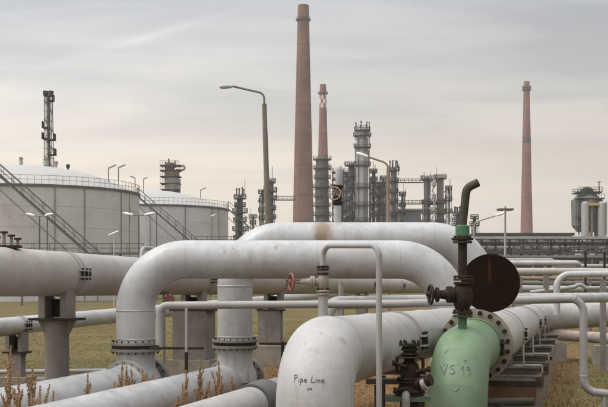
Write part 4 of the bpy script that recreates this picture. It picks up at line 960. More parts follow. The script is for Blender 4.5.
tilted_lamp('slanted white lamp head low against the left tank', 114, 233, 105, 0.55)
tilted_lamp('small pale lamp head against the second tank wall', 213, 215.5, 150, 0.35)
# main lamp pole
def main_lamp():
    z = 44; root = thing('street_lamp', 'tall concrete lamp pole with long arm reaching left', 'lamp', (gx(270.5, z), z, 0))
    b = Vector((gx(271.5, z), z, 0)); t = at(264.3, 104, z)
    q = MB(); q.tube([b, t], [0.155, 0.09], 16); q.build('pole', M_pole, root)
    q = MB(); q.tube(fillet([t - Vector((0, 0, 0.1)), at(264, 93.5, z), at(231.5, 86, z)], 0.25, 8), 0.042, 10); q.build('arm', mat('lamp_arm', (0.16, 0.15, 0.14), 0.6, scale=2), root)
    e_ = at(232.5, 86.1, z); f_ = at(219, 87.2, z); q = MB(); d = (f_ - e_).normalized()
    q.lathe(e_, d, [(-0.03, 0.0), (-0.03, 0.05), (0.12, 0.085), (0.38, 0.09), (0.5, 0.06), (0.54, 0)], 14); q.build('lamp_head', mat('lamp_shell', (0.40, 0.39, 0.37), 0.5, scale=3), root)
main_lamp()
def arm_lamp(label, px, ytop, z, pts, m, r0):
    root = thing('street_lamp', label, 'lamp', (gx(px, z), z, 0), 'single-arm street lamps')
    t = at(px, ytop, z); q = MB(); q.tube([(t.x, z, 0), t], [r0 * 1.5, r0], 10); q.build('pole', m, root)
    P_ = [at(x, y, z) for x, y in pts]
    q = MB(); q.tube(fillet([t - Vector((0, 0, 0.3))] + P_, 0.5, 6), 0.06, 8); q.build('arm', m, root)
    d = (P_[-1] - P_[-2]).normalized(); q = MB(); q.lathe(P_[-1] - d * 0.1, d, [(0, 0.05), (0.2, 0.11), (0.7, 0.11), (0.85, 0.03)], 8); q.build('lamp_head', M_lampw, root)
arm_lamp('brown lamp pole with curved arm reaching left among the columns', 388.3, 168, 72, [(388, 163.5), (367, 156.5)], M_fbrown, 0.12)
arm_lamp('grey lamp with slanted arm reaching right behind the riser', 474, 226, 98, [(474, 222.5), (496, 215.5)], M_farl, 0.07)
def mast_lamp():
    z = 96; x = gx(505.2, z); root = thing('street_lamp', 'grey mast lamp with flat cross head in front of the pipe bridge', 'lamp', (x, z, 0))
    q = MB(); q.lathe((x, z, 0), (0, 0, 1), [(0, 0.13), (hz(206, z), 0.075), (hz(206, z), 0)], 10); q.build('pole', M_farl, root)
    for s_ in (-1, 1):
        for yy in (-0.4, 0.4):
            q = MB(); q.box((x + s_ * 0.37, z + yy, hz(209.6, z)), (0.55, 0.35, 0.16)); q.build('lamp_head', M_far, root, smooth=False)
    q = MB(); q.bar((x - 0.6, z, hz(208.8, z)), (x + 0.6, z, hz(208.8, z)), 0.06); q.bar((x, z - 0.5, hz(208.8, z)), (x, z + 0.5, hz(208.8, z)), 0.06); q.build('crossbar', M_far, root, smooth=False)
mast_lamp()

# --- chimneys
def chimney(label, px, z, ytop, wtop, wbase, ybase, m, gal=(), checker=None, pxtop=None):
    x = gx(px, z); root = thing('chimney', label, 'chimney', (x, z, 0)); zt = hz(ytop, z); k = z / F / 2
    slope = (wbase - wtop) * k / (hz(ytop, z) - hz(ybase, z)); r0 = wtop * k + slope * zt
    def rad(h): return r0 - slope * h
    if checker:
        c0, c1 = hz(checker[1], z), hz(checker[0], z)
        spans = [(0, c0, m), (c1, zt, m)]
    else: spans = [(0, zt, m)]
    for (h0, h1, mm) in spans:
        q = MB(); n = 12; q.lathe((x, z, 0), (0, 0, 1), [(h0 + (h1 - h0) * i / n, rad(h0 + (h1 - h0) * i / n)) for i in range(n + 1)] + ([(h1, rad(h1) * 0.8), (h1 - 4, rad(h1) * 0.8)] if h1 == zt else []), 40); q.build('shaft', mm, root)
    if checker:
        rows = 3; q = MB(); seg = 8; sub = 3
        for r_ in range(rows):
            h0, h1 = c0 + (c1 - c0) * r_ / rows, c0 + (c1 - c0) * (r_ + 1) / rows
            for s_ in range(seg * sub):
                a0, a1 = 2 * PI * s_ / (seg * sub), 2 * PI * (s_ + 1) / (seg * sub)
                q.add([(x + rad(h0) * math.cos(a0), z + rad(h0) * math.sin(a0), h0), (x + rad(h0) * math.cos(a1), z + rad(h0) * math.sin(a1), h0), (x + rad(h1) * math.cos(a1), z + rad(h1) * math.sin(a1), h1), (x + rad(h1) * math.cos(a0), z + rad(h1) * math.sin(a0), h1)], [(0, 1, 2, 3)], (r_ + s_ // sub) % 2)
        o = q.build('checker_band', [M_brickw, M_wpaint], root)
    for (y, ov) in gal:
        h_ = hz(y, z); q = MB(); q.lathe((x, z, h_), (0, 0, 1), [(-0.5, rad(h_)), (0, rad(h_) + ov), (0.25, rad(h_) + ov), (0.25, rad(h_))], 32); g = q.build('gallery', M_fard, root)
        q = MB(); n = 24
        pr = [Vector((x + (rad(h_) + ov) * math.cos(2 * PI * i / n), z + (rad(h_) + ov) * math.sin(2 * PI * i / n), h_)) for i in range(n)]
        for p in pr: q.bar(p, p + Vector((0, 0, 1.3)), 0.16)
        q.tube([p + Vector((0, 0, 1.3)) for p in pr + [pr[0]]], 0.08, 5, cap=False); q.build('gallery_rail', M_fard, g)
    for hh in range(1, 9):
        h_ = zt * hh / 9.3; q = MB(); q.lathe((x, z, h_), (0, 0, 1), [(-0.2, rad(h_)), (-0.15, rad(h_) + 0.07), (0.15, rad(h_) + 0.07), (0.2, rad(h_))], 32); q.build('steel_hoop', M_fard, root)
    q = MB(); ex = rad(0)
    q.bar((x - rad(0) * 0.55, z - rad(0) * 0.86, 0), (x - rad(zt) * 0.55, z - rad(zt) * 0.86, zt), 0.35); q.build('ladder', M_fbrown, root, smooth=False)
    return root
chimney('tallest brown brick chimney, thick and tapering, left of centre', 303.3, 600, 5.5, 11, 21, 222, M_brick, [(20.5, 0.85)])
chimney('small red chimney with a red and white checkered band', 323, 720, 84.5, 6.2, 9.8, 157, M_brick2, [(94, 1.0)], (95, 108))
chimney('slim reddish brick chimney standing alone at right', 526.6, 820, 81.5, 5.8, 12, 231, M_brick2, [(88, 0.9), (90.5, 0.9)])
z = 820; q = MB(); q.lathe((gx(526.6, z), z, 0), (0, 0, 1), [(hz(143.5, z), 3.10), (hz(143.3, z), 3.15), (hz(137, z), 3.05), (hz(136.8, z), 3.0)], 32)
o = q.build('dark_band', mat('dark_band', (0.075, 0.042, 0.034), 0.9, var=0.3, scale=0.3, spec=0.1), [c_ for c_ in bpy.data.objects if c_.get('label', '').startswith('slim reddish')][0])

# --- process columns
rnd = random.Random(3)
def column(label, px, w_, ytop, z, plats, m, name='distillation_tower', group='distillation towers of the refinery', taper=1.0, over=0.9, pipes=2, crown=False):
    x = gx(px, z); r = w_ / 2 / F * z; zt = hz(ytop, z); root = thing(name, label, 'tower', (x, z, 0), group)
    q = MB(); q.lathe((x, z, 0), (0, 0, 1), [(0, r), (zt * 0.45, r), (zt * 0.45, r * taper), (zt - r * 0.5, r * taper), (zt - r * 0.15, r * taper * 0.75), (zt, 0)], 24); q.build('vessel', m, root)
    for y in plats:
        h_ = hz(y, z); a0 = rnd.uniform(0, 6.28); ro = r + over * rnd.uniform(0.7, 1.25); n = 20
        q = MB(); q.lathe((x, z, h_), (0, 0, 1), [(0, r * 0.98), (-0.05, ro), (0.22, ro), (0.22, r * 0.98)], n); pf = q.build('platform', M_fard, root)
        q = MB(); pr = [Vector((x + ro * math.cos(2 * PI * i / n), z + ro * math.sin(2 * PI * i / n), h_ + 0.2)) for i in range(n)]
        for p in pr: q.bar(p, p + Vector((0, 0, 1.15)), 0.11)
        for hh in (0.6, 1.15): q.tube([p + Vector((0, 0, hh)) for p in pr + [pr[0]]], 0.07, 5, cap=False)
        q.build('railing', M_fard, pf, smooth=False)
    for k in range(pipes):
        a = rnd.uniform(PI, 2 * PI) if k else rnd.choice((-0.25, PI + 0.25)); rp_ = r + 0.35; hh = zt * rnd.uniform(0.75, 0.98)
        p = Vector((x + rp_ * math.cos(a), z + rp_ * math.sin(a), 0)); q = MB()
        q.tube(fillet([p, p + Vector((0, 0, hh)), Vector((x, z, hh + 0.2))], 0.2, 4), rnd.uniform(0.12, 0.24), 8); q.build('side_pipe', rnd.choice((M_farl, M_far, M_fbrown)), root)
    if plats:
        a = rnd.uniform(PI * 1.1, PI * 1.9); p = Vector((x + (r + 0.5) * math.cos(a), z + (r + 0.5) * math.sin(a), 0)); q = MB()
        for s_ in (-0.3, 0.3): q.bar(p + Vector((s_, 0, 0)), p + Vector((s_, 0, zt * 0.97)), 0.1)
        for k in range(int(zt / 0.9)): q.bar(p + Vector((-0.3, 0, k * 0.9)), p + Vector((0.3, 0, k * 0.9)), 0.06)
        q.build('ladder', M_fard, root, smooth=False)
    q = MB(); nc = int(zt / 2.2)
    for k in range(nc):
        a = rnd.uniform(PI * 0.95, PI * 2.05); h_ = zt * (0.25 + 0.73 * rnd.random()); rr = r + rnd.uniform(0.1, 0.9); p = Vector((x + rr * math.cos(a), z + rr * math.sin(a), h_)); e_ = rnd.uniform(0.2, 0.55)
        if k % 3: q.tube([p, p + Vector((0, 0, rnd.uniform(1.0, 6.0)))], rnd.uniform(0.07, 0.16), 6)
        else: q.box(p, (e_ * 1.6, e_, e_ * 1.3))
        q.bar(p, Vector((x, z, h_)), 0.1)
    o = q.build('fittings', rnd.choice((M_fard, M_far, M_farl)), root, smooth=False); o['kind'] = 'stuff'
    if crown:
        for k in range(7):
            a = k * 2 * PI / 7; p = Vector((x + (r + 0.3) * math.cos(a), z + (r + 0.3) * math.sin(a), zt - r * 0.3)); hh = rnd.uniform(1.8, 2.6)
            q = MB(); q.tube([p, p + Vector((0, 0, hh))], 0.16, 6); q.box(p + Vector((0, 0, hh - 0.1)), (0.45, 0.45, 0.3)); q.build('crown_vent', M_fard, root, smooth=False)
    return root
def yr(a, b, n): return [a + (b - a) * i / (n - 1) for i in range(n)]
column('column wrapped in close platforms below the checkered chimney', 322.3, 12.5, 156, 430, yr(160, 234, 9), M_far, over=1.15, pipes=3)
column('tallest pale column with a crown of vents, right of the riser', 362.3, 12, 128, 360, [131, 136.5, 148, 166, 188, 206, 222], M_farl, over=0.75, pipes=3, crown=True)
column('dark narrow column close left of the tallest pale column', 351.5, 6.5, 163, 365, yr(166, 230, 7), M_far, over=1.0, pipes=2)
column('low thin column left of the tallest pale column', 345.8, 3.0, 178, 350, yr(182, 230, 6), M_far, over=0.9, pipes=1)
column('slim column right of the curved brown lamp', 393.5, 6.0, 167, 355, [171, 182, 193, 203, 216], M_far, over=0.8, pipes=2, crown=True)
column('left of the twin columns linked by catwalks', 427.2, 6.8, 177, 355, [180, 204, 214, 224], M_far, over=0.8, pipes=2)
column('right brownish one of the twin columns linked by catwalks', 440.2, 7.0, 176, 355, [179, 203.5, 214, 224], M_fbrown, over=0.8, pipes=3)
column('thin dark column just right of the second tank', 240, 5.5, 195, 330, [199, 207, 213, 222, 231, 240], M_fard, over=1.2, pipes=2, crown=True)
column('dark column partly behind the tall concrete lamp pole', 270.3, 6.5, 180, 340, [183, 192, 200, 210, 219], M_far, over=0.9, pipes=2)
column('tiny far column left of the concrete lamp pole', 253, 2.5, 215, 420, [218, 224], M_far, over=0.9, pipes=1)
column('short dark column half hidden behind the riser top', 458, 4, 213, 340, [216, 222, 228], M_fard, over=1.1, pipes=2, crown=True)
column('small dark column just right of the riser sleeve', 474.5, 3.5, 216, 340, [219, 226], M_fard, over=1.0, pipes=1)
for (px, w_, yt, z, pl, lab) in ((337.5, 2.6, 186, 372, [189, 197, 206, 215], 'thin dark stack just right of the riser on the rear arch'), (341.5, 3.2, 174, 385, [177, 186, 194, 203, 212], 'narrow platformed stack between riser and tallest column'), (373.5, 3.0, 170, 372, [173, 181, 190, 199, 208, 217], 'narrow dark stack close right of the tallest pale column'), (379, 3.6, 184, 350, [187, 196, 206, 215], 'short dark stack inside the blue grey frame'), (383.8, 2.6, 177, 378, [180, 189, 199, 209], 'thin stack left of the curved brown lamp pole'), (402.5, 2.4, 193, 366, [196, 207, 215], 'thin short stack below the upper catwalk'), (448.5, 2.0, 186, 366, [190, 201, 213], 'thin stack close right of the twin columns'), (262.3, 3.0, 190, 352, [194, 203, 212, 220], 'thin dark stack close left of the concrete lamp pole')):
    column(lab, px, w_, yt, z, pl, M_fard, over=0.85, pipes=2)
# steel frame with blue members
frame('blue grey steel frame with decks between the tallest column and the lamp', 371, 386, 176, 362, [182, 193, 204, 214, 226], M_fblue)
frame('thin scaffold frame of decks left of the tallest pale column', 333, 355, 168, 380, [172, 179, 186, 193, 200, 207, 214, 221, 228], M_far)
def catwalk(label, x0, x1, y, z):
    a, b = at(x0, y, z), at(x1, y, z); root = thing('catwalk', label, 'catwalk', (a.x, z, a.z), 'catwalks between the columns')
    q = MB(); q.box(((a.x + b.x) / 2, z, a.z), (b.x - a.x, 1.2, 0.3)); q.build('deck', M_fard, root, smooth=False)
    q = MB(); n = max(3, int((b.x - a.x) / 1.2))
    for yy in (-0.55, 0.55):
        for hh in (0.6, 1.15): q.bar((a.x, z + yy, a.z + hh), (b.x, z + yy, a.z + hh), 0.09)
        for i in range(n + 1): q.bar((a.x + (b.x - a.x) * i / n, z + yy, a.z), (a.x + (b.x - a.x) * i / n, z + yy, a.z + 1.15), 0.09)
    q.build('railing', M_far, root, smooth=False)
catwalk('upper catwalk from the slim column to the twin columns', 397, 423.5, 182.5, 355)
catwalk('lower catwalk from the slim column to the twin columns', 397, 423.5, 204, 355)
catwalk('thin catwalk line left of the tallest chimney', 274, 296, 200, 340)
catwalk('short upper catwalk between the twin columns', 431, 436.5, 181.5, 355)
catwalk('short lower catwalk between the twin columns', 431, 436.5, 204.5, 355)
# zig-zag white piping between twin columns
z = 353; q = MB(); zz = [(433.5, 222)] + [(432.2 + 2.6 * (i % 2), 218 - i * 4.6) for i in range(8)]
q.tube([at(x, y, z) for x, y in zz] + [at(433.5, 176, z)], 0.28, 8); q.tube([at(433.5, 222, z), Vector((gx(433.5, z), z, 0))], 0.28, 8)
for y in (184, 196, 209): q.lathe(at(433.8, y + 3, z), (0, 0, 1), [(0, 0), (0.3, 0.75), (1.6, 0.75), (1.9, 0)], 12)
tag(q.build('zigzag_pipe', M_farl), 'pale zigzag piping rising between the twin columns', 'pipe')
# tower left of centre, behind second tank
def block_tower():
    z = 320; x = gx(171.8, z); root = thing('process_tower', 'broad brown grey tower rising behind the second tank', 'tower', (x, z, 0)); k = z / F
    for (w_, y0, y1, m, dxp) in ((17.5, 282, 190, M_far, 0), (16.5, 190, 179, M_farl, 0.8), (15, 179, 171, M_fbrown, 0), (10, 171, 163, M_far, -2.0)):
        h0, h1 = max(0, hz(y0, z)), hz(y1, z); q = MB(); q.lathe((x + dxp * k, z, 0), (0, 0, 1), [(h0, 0), (h0, w_ * k / 2), (h1, w_ * k / 2), (h1, 0)], 10); q.build('drum', m, root)
    for y in (190, 184, 177, 171, 166):
        h_ = hz(y, z); q = MB(); q.box((x - 0.3, z, h_), (19.5 * k * rnd.uniform(0.85, 1.05), 5.0, 0.25)); pf = q.build('platform', M_fard, root, smooth=False)
        q = MB(); ww = 19 * k
        for i in range(9): q.bar((x - 0.3 - ww / 2 + ww * i / 8, z - 2.5, h_), (x - 0.3 - ww / 2 + ww * i / 8, z - 2.5, h_ + 1.2), 0.1)
        q.bar((x - 0.3 - ww / 2, z - 2.5, h_ + 1.2), (x - 0.3 + ww / 2, z - 2.5, h_ + 1.2), 0.1); q.build('railing', M_fbrown, pf, smooth=False)
    q = MB(); q.tube(fillet([at(174, 169, z), at(174, 165.6, z), at(184.5, 165.6, z), at(184.5, 170, z), at(176, 170, z)], 0.55, 5), 0.28, 8); q.build('loop_pipe', M_fbrown, root)
    q = MB()
    for (dxp, y) in ((-3, 158.5), (3.2, 160.5), (-6, 162)): q.tube([at(171.8 + dxp, 168, z), at(171.8 + dxp, y, z)], 0.22, 6)
    q.build('spikes', M_fard, root)
block_tower()
# low blue grey hall between the columns
def hall(label, x0, x1, ytop, z, m, dep, roof_m, bays):
    a, b = gx(x0, z), gx(x1, z); zt = hz(ytop, z); root = thing('industrial_hall', label, 'building', ((a + b) / 2, z, 0))
    q = MB(); q.box(((a + b) / 2, z + dep / 2, zt / 2), (b - a, dep, zt)); q.build('wall', m, root, smooth=False)
    q = MB(); q.box(((a + b) / 2, z + dep / 2, zt + 0.3), (b - a + 1, dep + 1, 0.6)); q.build('roof', roof_m, root, smooth=False)
    for i in range(bays):
        xx = a + (b - a) * (i + 0.5) / bays; q = MB(); q.box((xx, z - 0.06, zt * 0.68), ((b - a) / bays * 0.66, 0.14, zt * 0.28)); wn_ = q.build('window', M_fard, root, smooth=False)
        q = MB(); q.box((xx, z - 0.15, zt * 0.68), (0.14, 0.06, zt * 0.28)); q.box((xx, z - 0.15, zt * 0.68), ((b - a) / bays * 0.66, 0.06, 0.14)); q.build('window_bar', M_far, wn_, smooth=False)
    return root
hall('low blue grey hall below the catwalks', 399, 421, 210.5, 370, M_fblue, 10, M_farl, 4)
hall('long low dark hall behind the pipe bridge at right', 476, 572, 235.5, 250, M_wall, 25, M_fard, 12)
# --- silo plant at right edge
def silo():
    z = 270; k = z / F; x = gx(587, z); root = thing('silo_plant', 'dark hopper silo with two pale side cylinders at the right edge', 'silo', (x, z, 0))
    q = MB(); q.lathe((x, z, 0), (0, 0, 1), [(hz(232, z), 10 * k), (hz(226, z), 15.5 * k), (hz(200.5, z), 16 * k), (hz(195, z), 10 * k), (hz(193, z), 10 * k), (hz(193, z), 0)], 8); q.build('hopper', mat('silo_grey', (0.135, 0.14, 0.13), 0.7, var=0.2, scale=0.5), root, smooth=False)
    for px in (580.8, 597):
        q = MB(); q.lathe((gx(px, z), z - 16.5 * k, 0), (0, 0, 1), [(0, 3.7 * k), (hz(204.5, z), 3.7 * k), (hz(203, z), 2 * k), (hz(202.8, z), 0)], 20); q.build('side_cylinder', M_roof, root)
    q = MB(); q.box((gx(588.8, z), z - 17 * k, hz(205.5, z)), (10.5 * k, 1.2, 2.6 * k)); q.build('ochre_beam', M_ochre, root, smooth=False)
    q = MB(); q.lathe((x, z, 0), (0, 0, 1), [(hz(193, z), 6 * k), (hz(189, z), 6 * k), (hz(187.5, z), 3 * k), (hz(186.5, z), 0)], 14); q.build('top_dome', M_fard, root)
    q = MB(); h_ = hz(193, z)
    q.box((x, z, h_), (24 * k, 24 * k, 0.3))
    for s_ in (-1, 1):
        for hh in (0.6, 1.2): q.bar((x - 12 * k, z + s_ * 12 * k, h_ + hh), (x + 12 * k, z + s_ * 12 * k, h_ + hh), 0.1)
        for i in range(10): q.bar((x - 12 * k + 24 * k * i / 9, z + s_ * 12 * k, h_), (x - 12 * k + 24 * k * i / 9, z + s_ * 12 * k, h_ + 1.2), 0.1)
    q.build('top_railing', M_fard, root, smooth=False)
    q = MB(); q.tube([at(599, 195, z), at(599, 181.5, z)], 0.12, 6); q.box(at(599, 182, z), (0.8, 0.2, 0.2)); q.build('antenna', M_fard, root)
    for y in (199.5, 218, 231):
        h_ = hz(y, z); q = MB(); q.box((x, z - 10 * k, h_), (27 * k if y < 228 else 20 * k, 3.0, 0.25)); pf = q.build('platform', M_fard, root, smooth=False)
        q = MB(); ww = 26 * k if y < 228 else 19 * k
        for i in range(10): q.bar((x - ww / 2 + ww * i / 9, z - 10 * k - 1.5, h_), (x - ww / 2 + ww * i / 9, z - 10 * k - 1.5, h_ + 1.1), 0.1)
        q.bar((x - ww / 2, z - 10 * k - 1.5, h_ + 1.1), (x + ww / 2, z - 10 * k - 1.5, h_ + 1.1), 0.1); q.build('railing', M_far, pf, smooth=False)
    for (px, w_, y0, y1, m) in ((572.5, 1.6, 201, 232, M_far), (602, 1.5, 203, 236, M_farl), (587.5, 2.2, 207, 250, M_fbrown), (590.5, 1.3, 210, 250, M_far), (575, 1.0, 196, 236, M_fard)):
        q = MB(); q.box((gx(px, z), z - 15.5 * k, (hz(y0, z) + hz(y1, z)) / 2), (w_ * k, w_ * k, hz(y0, z) - hz(y1, z))); q.build('duct', m, root, smooth=False)
    for i, px in enumerate((584.5, 593)):
        q = MB(); q.box((gx(px, z), z - 14 * k, hz(220, z) / 2), (0.6, 0.6, hz(220, z))); q.build('leg', M_ochre if i == 0 else M_fard, root, smooth=False)
    q = MB(); q.box((x, z - 14.5 * k, hz(219, z)), (9 * k, 1.0, 1.6)); q.box((x, z - 14.5 * k, hz(228, z)), (9 * k, 1.0, 1.2)); q.build('cross_beam', M_fard, root, smooth=False)
silo()
# --- pipe bridge truss
def bridge():
    z = 126; x0, x1 = gx(440, z), gx(690, z); root = thing('pipe_bridge', 'long steel truss pipe bridge crossing behind at right', 'bridge', (x0, z, 0))
    ht, hm, hb = hz(237.5, z), hz(244, z), hz(252, z)
    for yy in (0, 2.4):
        for h_, t_ in ((ht, 0.30), (hm, 0.14), (hb, 0.26)):
            q = MB(); q.box(((x0 + x1) / 2, z + yy, h_), (x1 - x0, 0.2, t_)); q.build('chord', M_farl if h_ == ht and yy == 0 else M_fard, root, smooth=False)
        n = 18
        for i in range(n + 1):
            xx = x0 + (x1 - x0) * i / n; q = MB(); q.box((xx, z + yy, (ht + hb) / 2), (0.24, 0.2, ht - hb - 0.28)); q.build('upright', M_fard, root, smooth=False)
            if i < n:
                xb = x0 + (x1 - x0) * (i + 1) / n; aa, bb = (hb, ht) if i % 2 else (ht, hb)
                q = MB(); q.bar((xx, z + yy, aa), (xb, z + yy, bb), 0.12); q.build('diagonal', M_fard, root, smooth=False)
    for k, (hh, rr, m) in enumerate(((hb + 0.45, 0.24, M_farl), (hb + 0.4, 0.18, M_grey), (hm + 0.28, 0.16, M_far), (hm + 0.25, 0.12, M_farl))):
        q = MB(); q.tube([(x0, z + 0.5 + 0.45 * k, hh), (x1, z + 0.5 + 0.45 * k, hh)], rr, 10); q.build('carried_pipe', m, root)
    for px in (470, 541, 612, 680):
        for yy in (0, 2.4):
            q = MB(); xx = gx(px, z); q.box((xx, z + yy, (hb - 0.13) / 2), (0.35, 0.35, hb - 0.13)); q.build('leg', M_far, root, smooth=False)
bridge()

# ================================================================== vegetation
def dock(label, px, ytop, z, seed, spread=0.10, stems=2):
    rn = random.Random(seed); x = gx(px, z); top = hz(ytop, z); root = thing('dock_plant', label, 'plant', (x, z, gh(x, z) - 0.02), 'rusty seed-head plants')
    for s_ in range(stems):
        hh = top * (1 if s_ == 0 else rn.uniform(0.72, 0.93)); lx, ly = (rn.uniform(-1, 1) * spread, rn.uniform(-1, 1) * spread) if s_ else (rn.uniform(-0.03, 0.03), 0)
        bx = x + (rn.uniform(-0.05, 0.05) if s_ else 0)
        path = [Vector((bx + lx * t * t + 0.012 * math.sin(7 * t + seed), z + ly * t, hh * t)) for t in [i / 9 for i in range(10)]]
        q = MB(); q.tube(path, [0.008 - 0.005 * i / 9 for i in range(10)], 6)
        def spike(pts, n, wdt):
            for i in range(n):
                t = rn.random(); f_ = t * (len(pts) - 1); k = min(len(pts) - 2, int(f_)); p = pts[k].lerp(pts[k + 1], f_ - k)
                rr = wdt * (1 - 0.75 * t ** 1.5) * rn.uniform(0.3, 1); a = rn.uniform(0, 6.28)
                p = p + Vector((math.cos(a) * rr, math.sin(a) * rr, rn.uniform(-0.01, 0.02))); e_ = rn.uniform(0.004, 0.010)
                q2.add([p + Vector((e_, 0, 0)), p + Vector((0, e_, 0)), p - Vector((e_, 0, 0)), p - Vector((0, e_, 0)), p + Vector((0, 0, e_ * 1.3)), p - Vector((0, 0, e_ * 1.1))],
                       [(0, 1, 4), (1, 2, 4), (2, 3, 4), (3, 0, 4), (1, 0, 5), (2, 1, 5), (3, 2, 5), (0, 3, 5)])
        q2 = MB(); up_ = [path[i] for i in range(5, 10)]
        # tight whorls up the spike
        spike(up_, 240, 0.036)
        for b_ in range(rn.randint(5, 9)):
            t = rn.uniform(0.42, 0.78); k = int(t * 9); p = path[k].lerp(path[min(9, k + 1)], t * 9 - k); a = rn.uniform(0, 6.28); L_ = hh * rn.uniform(0.10, 0.2)
            dirv = Vector((math.cos(a) * 0.33, math.sin(a) * 0.33, 0.9)).normalized(); bp_ = [p + dirv * L_ * j / 4 for j in range(5)]
            q.tube(bp_, 0.003, 5); spike(bp_, 75, 0.022)
        q.build('stem', M_stem, root); q2.build('seed_head', M_seed, root, smooth=False)
plants = [(8, 347, 13.7, 2, 'tall rusty dock at the far left edge of the foreground'), (19, 372, 13.5, 2, 'rusty dock beside the tallest left one, second from the left edge'), (31, 368, 13.8, 3, 'rusty dock with several heads in front of the left ground pipe'),
          (39, 386, 13.4, 2, 'low rusty dock in front of the left ground pipe'), (53, 391, 14.4, 1, 'tiny single rusty dock stalk on the front ground pipe'), (88, 373, 15.4, 1, 'single rusty dock spike alone in the middle of the front ground pipe'),
          (113, 382, 16.2, 2, 'low rusty dock left of the group at the front arch foot'), (121, 361, 16.8, 2, 'tallest rusty dock at the front arch foot'), (133, 370, 16.9, 3, 'bushy rusty dock below the front arch flange'), (143, 369, 17.0, 2, 'rusty dock at the right of the front arch foot'),
          (127, 366, 17.1, 2, 'rusty dock just right of the tallest at the front arch foot'), (148, 374, 17.2, 2, 'rightmost small rusty dock at the front arch foot'),
          (187, 371, 16.2, 2, 'rusty dock leftmost of the group before the rear ground pipe'), (199, 359, 16.4, 3, 'tallest rusty dock before the rear ground pipe'), (218.5, 361, 16.6, 3, 'rusty dock beside the pale flange of the rear ground pipe'),
          (209, 383, 16.2, 2, 'short rusty dock between two taller ones before the rear ground pipe'), (233, 377, 16.6, 1, 'thin rusty dock right in front of the pale flange'), (178, 396, 15.8, 2, 'lowest rusty dock near the bottom edge before the rear ground pipe')]
for i, (px, yt, z, st, lab) in enumerate(plants): dock(lab, px, yt, z, 20 + i, 0.2, st)

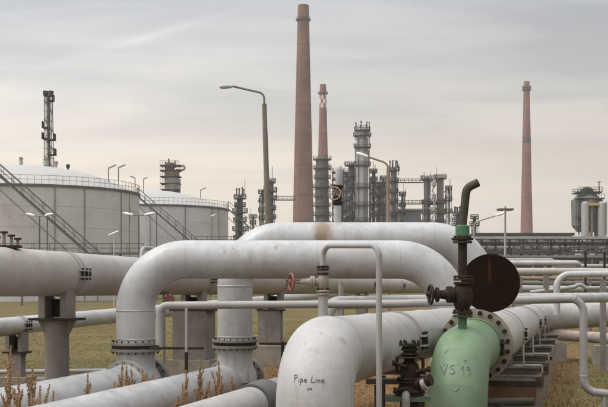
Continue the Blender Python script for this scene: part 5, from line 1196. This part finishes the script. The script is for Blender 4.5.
# grass: short blades over the field in view
def grass():
    rn = random.Random(5); vs = []; fs = []; mi = []
    n = 0; tries = 0
    while n < 60000 and tries < 200000:
        tries += 1
        z = 19 + 50 * rn.random() ** 1.7; px = rn.uniform(-25, 633); x = gx(px, z)
        s_ = soil_amt(x, z)
        if rn.random() < s_ * 0.9: continue
        if noise.noise(Vector((x * 0.9, z * 0.9, 0))) < rn.uniform(-1.0, 0.0): continue
        for b_ in range(2):
            bx, by = x + rn.gauss(0, 0.05), z + rn.gauss(0, 0.05); g = gh(bx, by) - 0.01; hh = rn.uniform(0.012, 0.04) * (1 + 0.4 * noise.noise(Vector((x * 0.4, z * 0.4, 4)))); a = rn.uniform(0, 6.28); wd = rn.uniform(0.006, 0.014) * (1 + z / 60)
            ca, sa = math.cos(a) * wd, math.sin(a) * wd; ln = hh * rn.uniform(0.8, 2.4); lx, ly = -math.sin(a) * ln, math.cos(a) * ln; o = len(vs)
            vs += [(bx - ca, by - sa, g), (bx + ca, by + sa, g), (bx + lx, by + ly, g + hh)]; fs.append((o, o + 1, o + 2)); mi.append(rn.choice((0, 0, 1, 1, 2)))
        n += 1
    # taller dry tufts round the supports and along the edge of the bare strip
    for k in range(520):
        z = rn.uniform(17, 34); px = rn.uniform(-15, 625); x = gx(px, z); s_ = soil_amt(x, z)
        if s_ < 0.12 and rn.random() < 0.75: continue
        for b_ in range(rn.randint(10, 26)):
            bx, by = x + rn.gauss(0, 0.06), z + rn.gauss(0, 0.06); g = gh(bx, by) - 0.01; hh = rn.uniform(0.06, 0.26); a = rn.uniform(0, 6.28); wd = rn.uniform(0.004, 0.009)
            ca, sa = math.cos(a) * wd, math.sin(a) * wd; ln = hh * rn.uniform(0.1, 0.7); lx, ly = -math.sin(a) * ln, math.cos(a) * ln; o = len(vs)
            vs += [(bx - ca, by - sa, g), (bx + ca, by + sa, g), (bx + lx, by + ly, g + hh)]; fs.append((o, o + 1, o + 2)); mi.append(rn.choice((1, 1, 2)))
    me = bpy.data.meshes.new('grass'); me.from_pydata(vs, [], fs)
    for nm, c in (('grass_green', (0.12, 0.108, 0.036)), ('grass_straw', (0.25, 0.185, 0.085)), ('grass_olive', (0.16, 0.128, 0.052))): me.materials.append(mat(nm, c, 0.9, var=0.3, scale=1.5, spec=0.1))
    me.polygons.foreach_set('material_index', mi); o = bpy.data.objects.new('grass', me); COL.objects.link(o)
    tag(o, 'short dry green and straw grass over the field', 'grass', kind='stuff')
grass()

def litter():
    rn = random.Random(9); q = MB(); n = 0
    while n < 5000:
        z = rn.uniform(14, 34); x = gx(rn.uniform(120, 600), z)
        if rn.random() > soil_amt(x, z) * 1.2: continue
        n += 1; e_ = rn.uniform(0.01, 0.035); f_ = rn.uniform(0.25, 0.7) * e_; a = rn.uniform(0, 3.14); c, s_ = math.cos(a) * e_, math.sin(a) * e_; p = Vector((x, z, gh(x, z) + f_ * 0.4))
        q.add([p + Vector((c, s_, 0)), p + Vector((-s_ * 0.6, c * 0.6, 0)), p - Vector((c, s_, 0)), p - Vector((-s_ * 0.6, c * 0.6, 0)), p + Vector((0, 0, f_)), p - Vector((0, 0, f_))],
              [(0, 1, 4), (1, 2, 4), (2, 3, 4), (3, 0, 4), (1, 0, 5), (2, 1, 5), (3, 2, 5), (0, 3, 5)], rn.choice((0, 0, 1, 2)))
    ms = [mat('leaf_brown', (0.22, 0.115, 0.045), 0.9, var=0.4, scale=6, spec=0.1), mat('stone_grey', (0.24, 0.21, 0.175), 0.9, var=0.3, scale=6, spec=0.1), mat('leaf_dark', (0.075, 0.04, 0.02), 0.9, var=0.4, scale=6, spec=0.1)]
    tag(q.build('ground_litter', ms, smooth=False), 'brown fallen leaves and small stones on the bare earth', 'litter', kind='stuff')
litter()

# ================================================================== haze
def haze():
    q = MB(); q.box((0, 1150, 95 - 1.5), (3300, 3300, 190)); o = q.build('haze', bpy.data.materials.new('haze_air'), smooth=False)
    m = o.data.materials[0]; m.use_nodes = True; t = m.node_tree; t.nodes.clear()
    ou = t.nodes.new('ShaderNodeOutputMaterial'); pv = t.nodes.new('ShaderNodeVolumePrincipled')
    pv.inputs['Color'].default_value = (0.93, 0.91, 0.88, 1); pv.inputs['Density'].default_value = 0.00022; pv.inputs['Anisotropy'].default_value = 0.2
    t.links.new(pv.outputs[0], ou.inputs['Volume'])
    tag(o, 'thin pale haze filling the air over the refinery', 'haze', kind='stuff')
haze()
